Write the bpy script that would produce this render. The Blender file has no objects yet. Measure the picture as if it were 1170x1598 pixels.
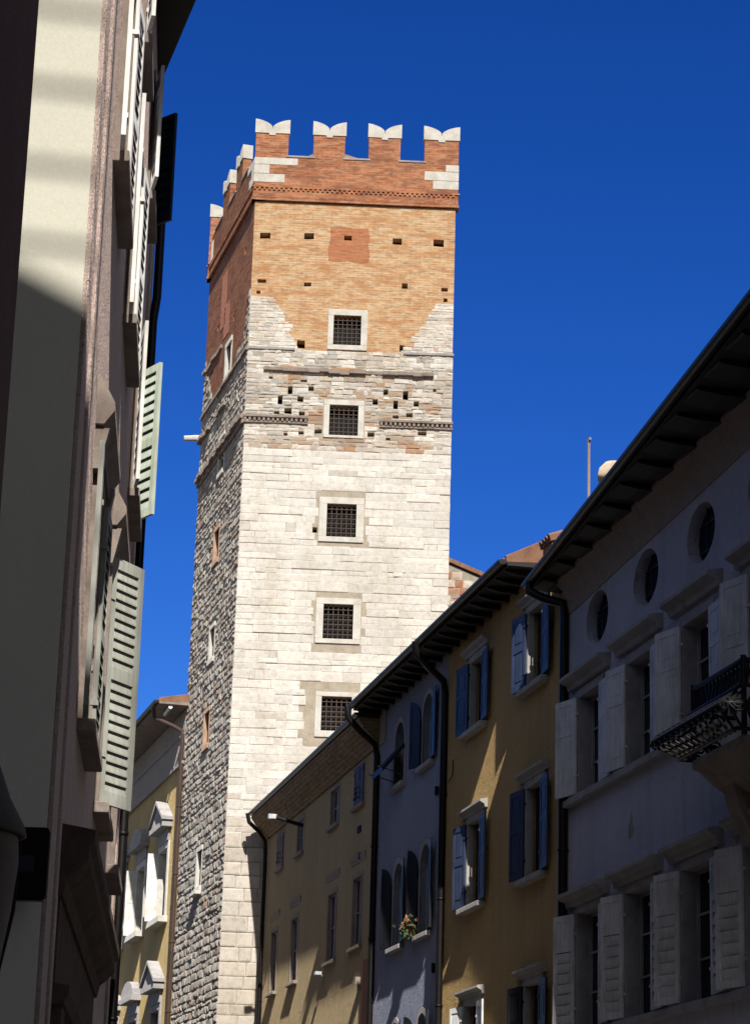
import bpy, bmesh, math, random
from mathutils import Vector, Matrix, noise as mnoise
R = math.radians
sc = bpy.context.scene
col = sc.collection
rnd = random.Random(7)

# ------------------------------------------------------------------ camera
PITCH, ROLL = R(16.7405), R(1.6975)
cam_d = bpy.data.cameras.new('camera'); cam = bpy.data.objects.new('camera', cam_d); col.objects.link(cam)
cam.location = (0, 0, 1.65)
cam.rotation_euler = (Matrix.Rotation(R(90) + PITCH, 3, 'X') @ Matrix.Rotation(ROLL, 3, 'Z')).to_euler()
cam_d.sensor_fit = 'VERTICAL'; cam_d.sensor_height = 36; cam_d.lens = 36 * 3828.07 / 1598
cam_d.clip_end = 3000
sc.camera = cam

# ------------------------------------------------------------------ sky, sun, exposure
SUN_EL, TRAVEL = 36.5, -6.6            # sun height; compass heading its light travels (degrees from +Y)
w = bpy.data.worlds.new('World'); sc.world = w; w.use_nodes = True
nt = w.node_tree
sky = nt.nodes.new('ShaderNodeTexSky'); sky.sky_type = 'NISHITA'; sky.sun_disc = False
sky.sun_elevation = R(SUN_EL); sky.sun_rotation = R(180 + TRAVEL)
sky.altitude = 200; sky.air_density = 1.0; sky.dust_density = 0.0; sky.ozone_density = 10.0
gm = nt.nodes.new('ShaderNodeGamma'); gm.inputs['Gamma'].default_value = 1.25
hs = nt.nodes.new('ShaderNodeHueSaturation'); hs.inputs['Saturation'].default_value = 1.1; hs.inputs['Hue'].default_value = .513
nt.links.new(sky.outputs[0], gm.inputs['Color']); nt.links.new(gm.outputs[0], hs.inputs['Color'])
bg = nt.nodes['Background']; bg.inputs[1].default_value = 0.0517
# clear sky: deep blue away from the sun, paler and hazier on the sun's own side
sky2 = nt.nodes.new('ShaderNodeTexSky'); sky2.sky_type = 'NISHITA'; sky2.sun_disc = False
sky2.sun_elevation = sky.sun_elevation; sky2.sun_rotation = sky.sun_rotation
sky2.altitude = 200; sky2.air_density = 1.0; sky2.dust_density = 1.2; sky2.ozone_density = 1.0
tc = nt.nodes.new('ShaderNodeTexCoord'); dt = nt.nodes.new('ShaderNodeVectorMath'); dt.operation = 'DOT_PRODUCT'
dt.inputs[1].default_value = (-math.sin(R(TRAVEL)) * math.cos(R(SUN_EL)), -math.cos(R(TRAVEL)) * math.cos(R(SUN_EL)), math.sin(R(SUN_EL)))
mr = nt.nodes.new('ShaderNodeMapRange'); mr.inputs['From Min'].default_value = -.22; mr.inputs['From Max'].default_value = .35
mx = nt.nodes.new('ShaderNodeMix'); mx.data_type = 'RGBA'
nt.links.new(tc.outputs['Generated'], dt.inputs[0]); nt.links.new(dt.outputs['Value'], mr.inputs['Value']); nt.links.new(mr.outputs[0], mx.inputs[0])
nt.links.new(hs.outputs[0], mx.inputs[6]); nt.links.new(sky2.outputs[0], mx.inputs[7]); nt.links.new(mx.outputs[2], bg.inputs[0])
sd = bpy.data.lights.new('sun', 'SUN'); sun = bpy.data.objects.new('sun', sd); col.objects.link(sun)
sd.energy = 5.0; sd.angle = R(0.53); sd.color = (1, .955, .885)
tr = Vector((math.sin(R(TRAVEL)) * math.cos(R(SUN_EL)), math.cos(R(TRAVEL)) * math.cos(R(SUN_EL)), -math.sin(R(SUN_EL))))
sun.rotation_euler = tr.to_track_quat('-Z', 'Y').to_euler(); sun.location = (4, -10, 40)
sc.view_settings.view_transform = 'Standard'; sc.view_settings.look = 'None'
sc.view_settings.exposure = 0.4; sc.view_settings.gamma = 1.0
sc.cycles.max_bounces = 8; sc.cycles.diffuse_bounces = 5

# ------------------------------------------------------------------ materials
def newmat(name):
    m = bpy.data.materials.new(name); m.use_nodes = True
    m.node_tree.nodes['Principled BSDF'].inputs['Diffuse Roughness'].default_value = 1.0
    m.node_tree.nodes['Principled BSDF'].inputs['Specular IOR Level'].default_value = .3
    return m, m.node_tree.nodes, m.node_tree.links, m.node_tree.nodes['Principled BSDF']
def noise(N, L, vec, scale, detail=4, rough=.55):
    n = N.new('ShaderNodeTexNoise'); n.inputs['Scale'].default_value = scale
    n.inputs['Detail'].default_value = detail; n.inputs['Roughness'].default_value = rough
    L.new(vec, n.inputs['Vector']); return n.outputs['Fac']
def ramp(N, L, fac, stops):
    r = N.new('ShaderNodeValToRGB'); e = r.color_ramp.elements
    while len(e) < len(stops): e.new(.5)
    for i, (p, c) in enumerate(stops): e[i].position = p; e[i].color = (*c, 1) if len(c) == 3 else c
    L.new(fac, r.inputs[0]); return r.outputs[0]
def mix(N, L, a, b, f, mode='MIX'):
    m = N.new('ShaderNodeMix'); m.data_type = 'RGBA'; m.blend_type = mode
    for s, v in ((6, a), (7, b), (0, f)):
        if isinstance(v, (int, float)): m.inputs[s].default_value = v
        elif isinstance(v, tuple): m.inputs[s].default_value = (*v, 1)
        else: L.new(v, m.inputs[s])
    return m.outputs[2]
def coords(N, L, sx=1, sy=1, sz=1):
    t = N.new('ShaderNodeTexCoord'); mp = N.new('ShaderNodeMapping'); mp.inputs['Scale'].default_value = (sx, sy, sz)
    L.new(t.outputs['Object'], mp.inputs[0]); return mp.outputs[0]
def bump(N, L, h, P, strength=.4, dist=.02, prev=None):
    b = N.new('ShaderNodeBump'); b.inputs['Strength'].default_value = strength; b.inputs['Distance'].default_value = dist
    L.new(h, b.inputs['Height'])
    if prev is not None: L.new(prev, b.inputs['Normal'])
    L.new(b.outputs[0], P.inputs['Normal']); return b.outputs[0]
def sc3(c, k): return tuple(min(1, x * k) for x in c)
def plaster(name, c, var=.22, dirt=(.16, .13, .1), dirt_amt=.5, bumpy=.35, rough=.93, fine_k=.1, grit=5.0, dust=1.0):
    m, N, L, P = newmat(name)
    v = coords(N, L)
    a = noise(N, L, v, .55, 6, .62)
    base = ramp(N, L, a, [(.28, sc3(c, 1 - var)), (.5, c), (.75, sc3(c, 1 + var * .7))])
    st = noise(N, L, coords(N, L, 2.6, 2.6, .22), 1.3, 5, .6)         # rain streaks
    f = ramp(N, L, st, [(.5, (0, 0, 0)), (.78, (dirt_amt,) * 3)])
    base = mix(N, L, base, dirt, f)
    fine = noise(N, L, v, 38, 3, .7)
    base = mix(N, L, base, ramp(N, L, fine, [(.3, (1 - fine_k,) * 3), (.7, (1 + fine_k * .6,) * 3)]), 1.0, 'MULTIPLY')
    L.new(base, P.inputs['Base Color']); P.inputs['Roughness'].default_value = rough
    P.inputs['Sheen Weight'].default_value = dust; P.inputs['Sheen Roughness'].default_value = .5; P.inputs['Sheen Tint'].default_value = (*sc3(c, 1.4), 1)   # chalky surface
    n1 = bump(N, L, noise(N, L, v, 2.2, 4, .6), P, bumpy, .05)
    # gritty float finish: every grain leans its own way, so raking sun still catches it
    g = N.new('ShaderNodeTexNoise'); g.inputs['Scale'].default_value = 85; g.inputs['Detail'].default_value = 2; L.new(v, g.inputs['Vector'])
    sb = N.new('ShaderNodeVectorMath'); sb.operation = 'SUBTRACT'; sb.inputs[1].default_value = (.5, .5, .5); L.new(g.outputs['Color'], sb.inputs[0])
    ml = N.new('ShaderNodeVectorMath'); ml.operation = 'SCALE'; ml.inputs['Scale'].default_value = grit; L.new(sb.outputs[0], ml.inputs[0])
    ad = N.new('ShaderNodeVectorMath'); ad.operation = 'ADD'; L.new(n1, ad.inputs[0]); L.new(ml.outputs[0], ad.inputs[1])
    nm = N.new('ShaderNodeVectorMath'); nm.operation = 'NORMALIZE'; L.new(ad.outputs[0], nm.inputs[0]); L.new(nm.outputs[0], P.inputs['Normal'])
    return m
def stone(name, c, c2, scale=5, bs=.5, bd=.03, rough=.9):
    m, N, L, P = newmat(name); v = coords(N, L)
    a = noise(N, L, v, scale, 6, .65)
    L.new(mix(N, L, ramp(N, L, a, [(.3, c2), (.55, c), (.8, sc3(c, 1.1))]), ramp(N, L, noise(N, L, v, 60, 2), [(.3, (.85,) * 3), (.7, (1.06,) * 3)]), 1.0, 'MULTIPLY'), P.inputs['Base Color'])
    P.inputs['Roughness'].default_value = rough
    bump(N, L, noise(N, L, v, scale * 4, 5, .7), P, bs, bd); return m
def blockstone(name, bs=.5, bd=.03):
    m, N, L, P = newmat(name); v = coords(N, L)
    at = N.new('ShaderNodeAttribute'); at.attribute_name = 'tint'
    a = noise(N, L, v, 7, 6, .7)
    k = ramp(N, L, a, [(.3, (.80, .77, .72)), (.5, (.98, .97, .95)), (.75, (1.06, 1.05, 1.03))])
    b = mix(N, L, at.outputs['Color'], k, 1.0, 'MULTIPLY')
    sp = ramp(N, L, noise(N, L, coords(N, L, 1, 1, 1.7), 19, 3, .6), [(.60, (0, 0, 0)), (.72, (.55,) * 3)])
    b = mix(N, L, b, (.34, .26, .18), sp)
    wz = ramp(N, L, noise(N, L, coords(N, L, 1.0, 1.0, .28), .8, 6, .62), [(.34, (.90, .88, .845)), (.5, (1, 1, 1)), (.7, (1.08, 1.08, 1.08))])
    b = mix(N, L, b, wz, 1.0, 'MULTIPLY')
    L.new(b, P.inputs['Base Color']); P.inputs['Roughness'].default_value = .92
    n1 = bump(N, L, noise(N, L, v, 9, 5, .65), P, bs, bd)
    bump(N, L, noise(N, L, v, 42, 3, .7), P, bs, bd * .4, n1); return m
def brick(name, c1, c2, mort, var, pale_c=(.51, .385, .25), deep_c=(.35, .16, .065)):
    m, N, L, P = newmat(name)
    t = N.new('ShaderNodeTexCoord'); s = N.new('ShaderNodeSeparateXYZ'); cb = N.new('ShaderNodeCombineXYZ')
    L.new(t.outputs['Object'], s.inputs[0]); L.new(s.outputs[0], cb.inputs[0]); L.new(s.outputs[2], cb.inputs[1])
    ad = N.new('ShaderNodeMath'); ad.operation = 'ADD'; L.new(s.outputs[0], ad.inputs[0]); L.new(s.outputs[1], ad.inputs[1]); L.new(ad.outputs[0], cb.inputs[0])
    bt = N.new('ShaderNodeTexBrick'); L.new(cb.outputs[0], bt.inputs['Vector'])
    bt.inputs['Scale'].default_value = 1; bt.inputs['Brick Width'].default_value = .29; bt.inputs['Row Height'].default_value = .078
    bt.inputs['Mortar Size'].default_value = .010; bt.inputs['Mortar Smooth'].default_value = .4; bt.inputs['Bias'].default_value = 0
    bt.inputs['Color1'].default_value = (*c1, 1); bt.inputs['Color2'].default_value = (*c2, 1); bt.inputs['Mortar'].default_value = (*mort, 1)
    v = t.outputs['Object']
    big = ramp(N, L, noise(N, L, coords(N, L, .8, .8, 1.6), .9, 5, .65), [(.3, var[0]), (.5, var[1]), (.72, var[2])])
    b = mix(N, L, bt.outputs['Color'], big, 1.0, 'MULTIPLY')
    rows = ramp(N, L, noise(N, L, coords(N, L, 2.2, 2.2, 13), 1.0, 4, .7), [(.32, (.62, .55, .5)), (.5, (1, 1, 1)), (.7, (1.22, 1.2, 1.16))])
    b = mix(N, L, b, rows, 1.0, 'MULTIPLY')
    pale = ramp(N, L, noise(N, L, coords(N, L, 1.6, 1.6, 5), 2.3, 4, .6), [(.48, (0, 0, 0)), (.64, (.85,) * 3)])
    b = mix(N, L, b, pale_c, pale)
    deep = ramp(N, L, noise(N, L, coords(N, L, .7, .7, 2.6), 1.5, 5, .7), [(.49, (0, 0, 0)), (.62, (.8,) * 3)])
    b = mix(N, L, b, deep_c, deep)
    sp = ramp(N, L, noise(N, L, coords(N, L, 1.3, 1.3, 4), 7, 3, .65), [(.62, (0, 0, 0)), (.72, (.6,) * 3)])
    b = mix(N, L, b, sc3(c2, .45), sp)
    L.new(b, P.inputs['Base Color']); P.inputs['Roughness'].default_value = .9; P.inputs['Diffuse Roughness'].default_value = .3
    n1 = bump(N, L, bt.outputs['Fac'], P, -.4, .015)
    bump(N, L, noise(N, L, v, 14, 5, .7), P, .5, .02, n1); return m
def simple(name, c, rough=.6, metal=0, nz=None, bs=0, scale=8):
    m, N, L, P = newmat(name); P.inputs['Roughness'].default_value = rough; P.inputs['Metallic'].default_value = metal
    v = coords(N, L); a = noise(N, L, v, scale, 5, .65); k = .18 if nz is None else nz
    L.new(ramp(N, L, a, [(.3, sc3(c, 1 - k)), (.7, sc3(c, 1 + k))]), P.inputs['Base Color'])
    if bs: bump(N, L, noise(N, L, v, scale * 4, 4), P, bs, .01)
    return m
def wood(name, c, rough=.6):
    m, N, L, P = newmat(name); v = coords(N, L, 9, 9, .7)
    a = noise(N, L, v, 3, 5, .65)
    wthr = noise(N, L, coords(N, L), 1.7, 5, .6)
    b = mix(N, L, ramp(N, L, a, [(.3, sc3(c, .78)), (.7, sc3(c, 1.12))]), ramp(N, L, wthr, [(.35, (.78, .77, .74)), (.6, (1.04, 1.04, 1.04))]), 1.0, 'MULTIPLY')
    L.new(b, P.inputs['Base Color']); P.inputs['Roughness'].default_value = rough
    bump(N, L, a, P, .2, .006); return m
def tiles(name):
    m, N, L, P = newmat(name); v = coords(N, L)
    wv = N.new('ShaderNodeTexWave'); wv.bands_direction = 'X'; wv.inputs['Scale'].default_value = 1.6; L.new(v, wv.inputs['Vector'])
    a = noise(N, L, v, 2.5, 5, .7)
    L.new(ramp(N, L, a, [(.3, (.16, .085, .05)), (.5, (.27, .14, .085)), (.75, (.36, .22, .15))]), P.inputs['Base Color'])
    P.inputs['Roughness'].default_value = .9; bump(N, L, wv.outputs['Fac'], P, .8, .06); return m
def glassy(name, c=(.012, .014, .018), rough=.12):
    m, N, L, P = newmat(name); P.inputs['Base Color'].default_value = (*c, 1); P.inputs['Roughness'].default_value = rough
    v = coords(N, L); bump(N, L, noise(N, L, v, 1.5, 2), P, .15, .03); return m
M = dict(
    block=blockstone('white_limestone_blocks', .55, .03), rubble=blockstone('grey_rubble_blocks', .6, .04),
    mortar=stone('lime_mortar', (.47, .41, .33), (.36, .30, .22), 3.5, .6, .04),
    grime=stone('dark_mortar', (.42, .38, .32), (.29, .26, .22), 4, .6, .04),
    white_stone=stone('white_dressed_stone', (.66, .64, .59), (.55, .51, .44), 3, .25, .012),
    pale_stone=stone('pale_dressed_stone', (.46, .44, .42), (.36, .34, .32), 3, .3, .012),
    grey_stone=stone('grey_dressed_stone', (.42, .40, .40), (.30, .28, .27), 3, .3, .012),
    tan_stone=stone('tan_dressed_stone', (.34, .28, .24), (.22, .175, .145), 3, .35, .015),
    brown_stone=stone('brown_carved_stone', (.13, .092, .072), (.075, .052, .042), 3, .4, .02),
    brick_yellow=brick('yellow_brick', (.44, .27, .135), (.37, .21, .095), (.45, .36, .25), ((.88, .74, .62), (1, 1, 1), (1.12, 1.2, 1.3))),
    brick_red=brick('red_brick', (.36, .14, .062), (.27, .092, .04), (.32, .19, .12), ((.66, .60, .56), (1, 1, 1), (1.16, 1.25, 1.3)), (.40, .20, .11), (.18, .07, .04)),
    brick_patch=brick('infill_brick', (.36, .14, .06), (.32, .12, .052), (.33, .155, .085), ((.9, .9, .9), (1, 1, 1), (1.08, 1.1, 1.1)), (.40, .19, .10), (.32, .13, .06)),
    ochre=plaster('ochre_plaster', (.45, .345, .20)), blue=plaster('blue_plaster', (.25, .27, .355)),
    yellow=plaster('yellow_plaster', (.46, .31, .135)), lavender=plaster('lavender_plaster', (.54, .535, .62)),
    cove=plaster('beige_cove_plaster', (.34, .28, .23)), pal=plaster('palazzo_yellow_plaster', (.58, .44, .21)),
    frieze=plaster('grey_frieze_plaster', (.38, .34, .31)), orange=plaster('orange_plaster', (.62, .25, .07)),
    pink=plaster('pink_plaster', (.52, .41, .36), bumpy=.6, grit=3.0), cream=plaster('cream_plaster', (.69, .67, .58), .05, (.5, .45, .34), .1, .10, fine_k=.04, grit=.5, dust=.2),
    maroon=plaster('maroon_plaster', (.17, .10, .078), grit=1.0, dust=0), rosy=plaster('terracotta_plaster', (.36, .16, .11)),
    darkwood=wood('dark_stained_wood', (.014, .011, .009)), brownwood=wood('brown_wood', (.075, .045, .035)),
    blueshut=wood('slate_blue_paint', (.042, .058, .11), .5), whiteshut=wood('white_paint', (.74, .74, .74), .55),
    brightshut=wood('bright_white_paint', (.80, .79, .76), .55), greenshut=wood('grey_green_paint', (.38, .385, .34), .55),
    mintshut=wood('mint_paint', (.50, .56, .47), .55), navy=wood('dark_navy_paint', (.012, .022, .04), .5),
    blackshut=wood('black_paint', (.014, .016, .02), .5),
    redshut=wood('red_brown_paint', (.16, .07, .06), .6), sash=wood('pale_sash_paint', (.42, .40, .38), .5), sash_r=wood('reddish_sash_paint', (.40, .32, .29), .5),
    glass=glassy('dark_window_glass'), void=simple('unlit_interior', (.012, .011, .01), .9),
    iron=simple('wrought_iron', (.016, .015, .015), .5, .4), gutter=simple('dark_sheet_metal', (.022, .019, .018), .42, .6),
    copper=simple('rosy_copper_pipe', (.34, .15, .11), .5, .2), zinc=simple('pale_zinc', (.55, .56, .56), .4, .6),
    tile=tiles('terracotta_tiles'), tavelle=None, asphalt=stone('street_paving', (.16, .15, .14), (.10, .095, .09), 6, .3, .01),
    signblack=simple('black_enamel', (.006, .006, .008), .35), signgrey=simple('grey_enamel', (.035, .04, .05), .3),
    lampglass=simple('smoked_lamp_glass', (.2, .175, .145), .6), petal=simple('orange_petals', (.45, .17, .10), .7), leaf=simple('green_leaves', (.05, .09, .03), .7),
    clay=simple('clay_pot', (.22, .10, .06), .85))
M['tavelle'] = brick('eaves_tiles', (.36, .25, .13), (.27, .175, .085), (.12, .08, .045), ((.8, .8, .8), (1, 1, 1), (1.1, 1.1, 1.1)), (.36, .25, .13), (.2, .13, .07))

# ------------------------------------------------------------------ mesh builder
class MB:
    def __init__(s): s.v = []; s.f = []; s.m = []; s.c = []; s.sm = []; s.T = None
    def add(s, vs, fs, mat=0, colr=None, smooth=False):
        b = len(s.v)
        s.v += [(s.T @ Vector(p)) if s.T else Vector(p) for p in vs]
        for f in fs: s.f.append([i + b for i in f]); s.m.append(mat); s.c.append(colr); s.sm.append(smooth)
        return s
    def box(s, x0, x1, y0, y1, z0, z1, mat=0):
        return s.add([(x0, y0, z0), (x1, y0, z0), (x1, y1, z0), (x0, y1, z0), (x0, y0, z1), (x1, y0, z1), (x1, y1, z1), (x0, y1, z1)],
                     [(0, 3, 2, 1), (4, 5, 6, 7), (0, 1, 5, 4), (1, 2, 6, 5), (2, 3, 7, 6), (3, 0, 4, 7)], mat)
    def prism(s, poly, axis, t0, t1, mat=0):
        n = len(poly)
        def P(a, b, t): return {'x': (t, a, b), 'y': (a, t, b), 'z': (a, b, t)}[axis]
        vs = [P(a, b, t0) for a, b in poly] + [P(a, b, t1) for a, b in poly]
        return s.add(vs, [tuple(range(n))[::-1], tuple(range(n, 2 * n))] + [(i, (i + 1) % n, n + (i + 1) % n, n + i) for i in range(n)], mat)
    def tube(s, path, r, n=8, mat=0, cap=True):
        path = [Vector(p) for p in path]; vs = []; m = len(path)
        up = None
        for i, p in enumerate(path):
            t = (path[min(i + 1, m - 1)] - path[max(i - 1, 0)]).normalized()
            if up is None: up = Vector((0, 0, 1)) if abs(t.z) < .9 else Vector((1, 0, 0))
            a = t.cross(up).normalized(); b = a.cross(t).normalized(); up = b
            rr = r[i] if isinstance(r, (list, tuple)) else r
            vs += [p + rr * (math.cos(k * 2 * math.pi / n) * a + math.sin(k * 2 * math.pi / n) * b) for k in range(n)]
        fs = [(i * n + k, i * n + (k + 1) % n, (i + 1) * n + (k + 1) % n, (i + 1) * n + k) for i in range(m - 1) for k in range(n)]
        s.add(vs, fs, mat, None, True)
        if cap: s.add(vs[:n], [tuple(range(n))], mat); s.add(vs[-n:], [tuple(range(n))], mat)
        return s
    def lathe(s, prof, c, n=16, mat=0):
        vs = [(c[0] + r * math.cos(k * 2 * math.pi / n), c[1] + r * math.sin(k * 2 * math.pi / n), c[2] + z) for r, z in prof for k in range(n)]
        return s.add(vs, [(i * n + k, i * n + (k + 1) % n, (i + 1) * n + (k + 1) % n, (i + 1) * n + k) for i in range(len(prof) - 1) for k in range(n)], mat, None, True)
    def sheet(s, outer, holes, depth, mat=0, mat2=None):
        """vertical wall skin at y=0 with openings and their reveals"""
        bm = bmesh.new(); es = []
        for lp in [outer] + holes:
            vs = [bm.verts.new((a, 0, b)) for a, b in lp]
            es += [bm.edges.new((vs[i], vs[(i + 1) % len(vs)])) for i in range(len(vs))]
        bmesh.ops.triangle_fill(bm, use_beauty=True, use_dissolve=False, edges=es, normal=(0, -1, 0))
        bm.verts.index_update()
        s.add([v.co.copy() for v in bm.verts], [[v.index for v in f.verts] for f in bm.faces], mat); bm.free()
        for lp in holes:
            n = len(lp)
            s.add([(a, 0, b) for a, b in lp] + [(a, depth, b) for a, b in lp], [(i, (i + 1) % n, n + (i + 1) % n, n + i) for i in range(n)], mat if mat2 is None else mat2)
        return s
    def build(s, name, mats, parent=None, bevel=0, shift=0.0):
        me = bpy.data.meshes.new(name)
        me.from_pydata([(p[0] - shift, p[1], p[2]) for p in s.v], [], s.f)
        for m in (mats if isinstance(mats, (list, tuple)) else [mats]): me.materials.append(M[m] if isinstance(m, str) else m)
        for p, k, sm in zip(me.polygons, s.m, s.sm): p.material_index = k; p.use_smooth = sm
        if any(c is not None for c in s.c):
            ca = me.color_attributes.new('tint', 'FLOAT_COLOR', 'CORNER'); i = 0; d = []
            for p, c in zip(me.polygons, s.c): d += list((*(c or (.6, .55, .48)), 1)) * p.loop_total
            ca.data.foreach_set('color', d)
        bm = bmesh.new(); bm.from_mesh(me); bmesh.ops.recalc_face_normals(bm, faces=bm.faces); bm.to_mesh(me); bm.free()
        o = bpy.data.objects.new(name, me); col.objects.link(o)
        if parent: o.parent = parent
        if bevel:
            b = o.modifiers.new('bevel', 'BEVEL'); b.width = bevel; b.segments = 2; b.limit_method = 'ANGLE'; b.angle_limit = R(40)
        return o
def tag(o, label=None, cat=None, group=None, kind=None):
    for k, v in (('label', label), ('category', cat), ('group', group), ('kind', kind)):
        if v: o[k] = v
    return o
class Frame:
    """vertical facade plane: origin on the ground, x along the wall, y into the wall, z up"""
    def __init__(s, O, u): s.O = Vector((O[0], O[1], 0)); s.u = Vector((u[0], u[1], 0)); s.n = Vector((-u[1], u[0], 0)); s.rot = math.atan2(u[1], u[0])
    def thing(s, name, u0, label, cat, group=None):
        o = bpy.data.objects.new(name, None); col.objects.link(o); o.empty_display_size = .3
        o.location = s.O + s.u * u0; o.rotation_euler = (0, 0, s.rot); tag(o, label, cat, group); return Thing(o, u0)
class Thing:
    def __init__(s, e, u0): s.e = e; s.u0 = u0
    def part(s, name, mb, mats, parent=None, bevel=0): return mb.build(name, mats, parent or s.e, bevel, s.u0)
def azv(a): return (math.sin(R(a)), math.cos(R(a)))
def neg(v): return (-v[0], -v[1])
ROW = Frame((-2.80, 69.6), neg(azv(-12.18)))
TOW = Frame((-3.99, 70.0), azv(88.25))
TLF = Frame((-3.99, 70.0), neg(azv(-14.7)))
PAL = Frame((-5.794, 76.868), neg(azv(-14.57)))
LEF = Frame((-2.232, 20.0), azv(-3.9))
def rect(a0, a1, z0, z1): return [(a0, z0), (a1, z0), (a1, z1), (a0, z1)]
def arch(a0, a1, z0, z1, n=10):
    c = (a0 + a1) / 2; r = (a1 - a0) / 2; zc = z1 - r
    return [(a0, z0), (a1, z0)] + [(c + r * math.cos(math.pi * k / n), zc + r * math.sin(math.pi * k / n)) for k in range(n + 1)]
def circ(c, z, rx, rz, n=28): return [(c + rx * math.cos(2 * math.pi * k / n), z + rz * math.sin(2 * math.pi * k / n)) for k in range(n)]

# ------------------------------------------------------------------ ground
g = MB(); g.box(-700, 700, -500, 1200, -.5, 0); tag(g.build('ground', 'asphalt'), kind='structure')
g = MB(); g.add([(-3.2, -2, .004), (7, -2, .004), (4, 25, .004), (-3.5, 69, .004), (-14, 108, .004), (-18, 108, .004), (-8, 60, .004), (-2.4, 22, .004)], [tuple(range(8))])
tag(g.build('street', stone('paving_stone', (.21, .195, .18), (.14, .13, .12), 5, .4, .01)), kind='structure')

# ------------------------------------------------------------------ tower
TW = TOW.thing('medieval_tower', 0, 'tall square medieval tower of white stone topped by orange brick and swallowtail battlements', 'tower')
FW, LW = 6.21, 7.05
def quad_plan():   # plan corners in tower-local coordinates
    Mi = Matrix.Rotation(-TOW.rot, 3, 'Z')
    bl = Mi @ (TLF.u * -LW); br = Vector((FW, 0, 0)) + bl
    return Vector((0, 0, 0)), Vector((FW, 0, 0)), br, bl
c0, c1, c2, c3 = quad_plan()
mb = MB()      # remaining two sides and inner floor
for a, b in ((c1, c2), (c2, c3)):
    mb.add([(a.x, a.y, 0), (b.x, b.y, 0), (b.x, b.y, 34.15), (a.x, a.y, 34.15)], [(0, 1, 2, 3)])
TW.part('wall', mb, 'mortar')
WIN = [(2.56, 3.40, 28.00, 28.96), (2.53, 3.40, 25.10, 26.06), (2.56, 3.44, 21.92, 22.94), (2.56, 3.44, 18.80, 19.85), (2.60, 3.48, 16.05, 17.07)]
FRM = [(2.39, 3.59, 27.84, 29.15), (2.36, 3.57, 25.02, 26.22), (2.33, 3.66, 21.76, 23.14), (2.34, 3.66, 18.66, 20.03), (2.42, 3.66, 15.86, 17.2)]
hol_brick = [(.36, 31.5, .32, .2), (1.71, 31.54, .3, .22), (2.91, 31.53, .24, .16), (4.43, 31.49, .28, .2), (5.71, 31.49, .32, .22),
             (.32, 29.99, .26, .12), (1.72, 29.94, .22, .14), (4.70, 30.02, .18, .18), (5.92, 29.95, .2, .12), (5.96, 29.6, .12, .12), (.23, 29.62, .12, .1), (1.59, 27.98, .24, .24), (4.68, 27.97, .18, .2)]
hol_stone = [(1.72, 26.81, .2, .08), (1.32, 26.49, .14, .26), (1.95, 26.56, .16, .14), (1.03, 26.15, .14, .28), (1.64, 26.22, .18, .16), (1.28, 25.83, .22, .18), (1.7, 25.75, .18, .12),
             (.94, 25.76, .16, .1), (1.24, 25.07, .12, .08), (1.7, 25.14, .16, .1), (2.21, 25.2, .22, .14), (4.21, 26.54, .14, .18), (4.81, 26.47, .16, .28), (3.9, 26.22, .16, .18), (4.52, 26.15, .14, .26),
             (5.14, 26.2, .16, .16), (4.94, 25.84, .2, .14), (4.53, 25.77, .18, .1), (3.8, 25.17, .2, .14), (4.32, 25.05, .14, .08), (5.34, 25.27, .26, .12), (5.69, 26.66, .1, .1), (.72, 26.86, .12, .08), (2.22, 22.11, .14, .16)]
def hl(h): return [(h[0] - h[2] / 2, h[1] - h[3] / 2), (h[0] + h[2] / 2, h[1] - h[3] / 2 + .02 * rnd.uniform(-1, 1)), (h[0] + h[2] / 2, h[1] + h[3] / 2), (h[0] - h[2] / 2, h[1] + h[3] / 2 + .02 * rnd.uniform(-1, 1))]
ZB = 27.80     # brick starts here
mb = MB().sheet(rect(0, FW, 0, ZB), [rect(*wn) for wn in WIN[1:]] + [hl(h) for h in hol_stone], .38, 0, 0)
stone_wall = TW.part('wall', mb, ['mortar'])
mb = MB(); bh = [hl(h) for h in hol_brick]
mb.sheet(rect(0, FW, ZB, 32.64), [rect(*WIN[0])] + bh, .38)
tag(TW.part('brick_wall', mb, ['brick_yellow']))
mb = MB()
for h in hol_brick + hol_stone: mb.box(h[0] - h[2] / 2 - .01, h[0] + h[2] / 2 + .01, .36, .40, h[1] - h[3] / 2 - .03, h[1] + h[3] / 2 + .03)
TW.part('putlog_hole', mb, 'void')['kind'] = 'stuff'
# --- dressed blocks
def lerp(a, b, t): return tuple(x + (y - x) * t for x, y in zip(a, b))
def block(mb, a0, a1, z0, z1, p, colr, bev=.02, rough=.01, sgn=1):
    j = lambda k=.01: rnd.uniform(-k, k)
    b = min(bev, (a1 - a0) * .3, (z1 - z0) * .3)
    B = [(a0, .004, z0), (a1, .004, z0), (a1, .004, z1), (a0, .004, z1)]
    o = [(a0 + j(.008), -p * .55, z0 + j(.008)), (a1 + j(.008), -p * .55, z0 + j(.008)), (a1 + j(.008), -p * .55, z1 + j(.008)), (a0 + j(.008), -p * .55, z1 + j(.008))]
    q = [(x + (b if i in (0, 3) else -b), -p + j(rough), z + (b if i in (0, 1) else -b)) for i, (x, _, z) in enumerate(o)]
    c = ((a0 + a1) / 2 + j((a1 - a0) * .25), -p - rnd.uniform(0, rough * 1.8), (z0 + z1) / 2 + j((z1 - z0) * .25))
    vs = B + o + q + [c]
    fs = [(i, (i + 1) % 4, 4 + (i + 1) % 4, 4 + i) for i in range(4)] + [(4 + i, 4 + (i + 1) % 4, 8 + (i + 1) % 4, 8 + i) for i in range(4)] + [(8 + i, 8 + (i + 1) % 4, 12) for i in range(4)]
    mb.add(vs, fs, 0, colr)
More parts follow.
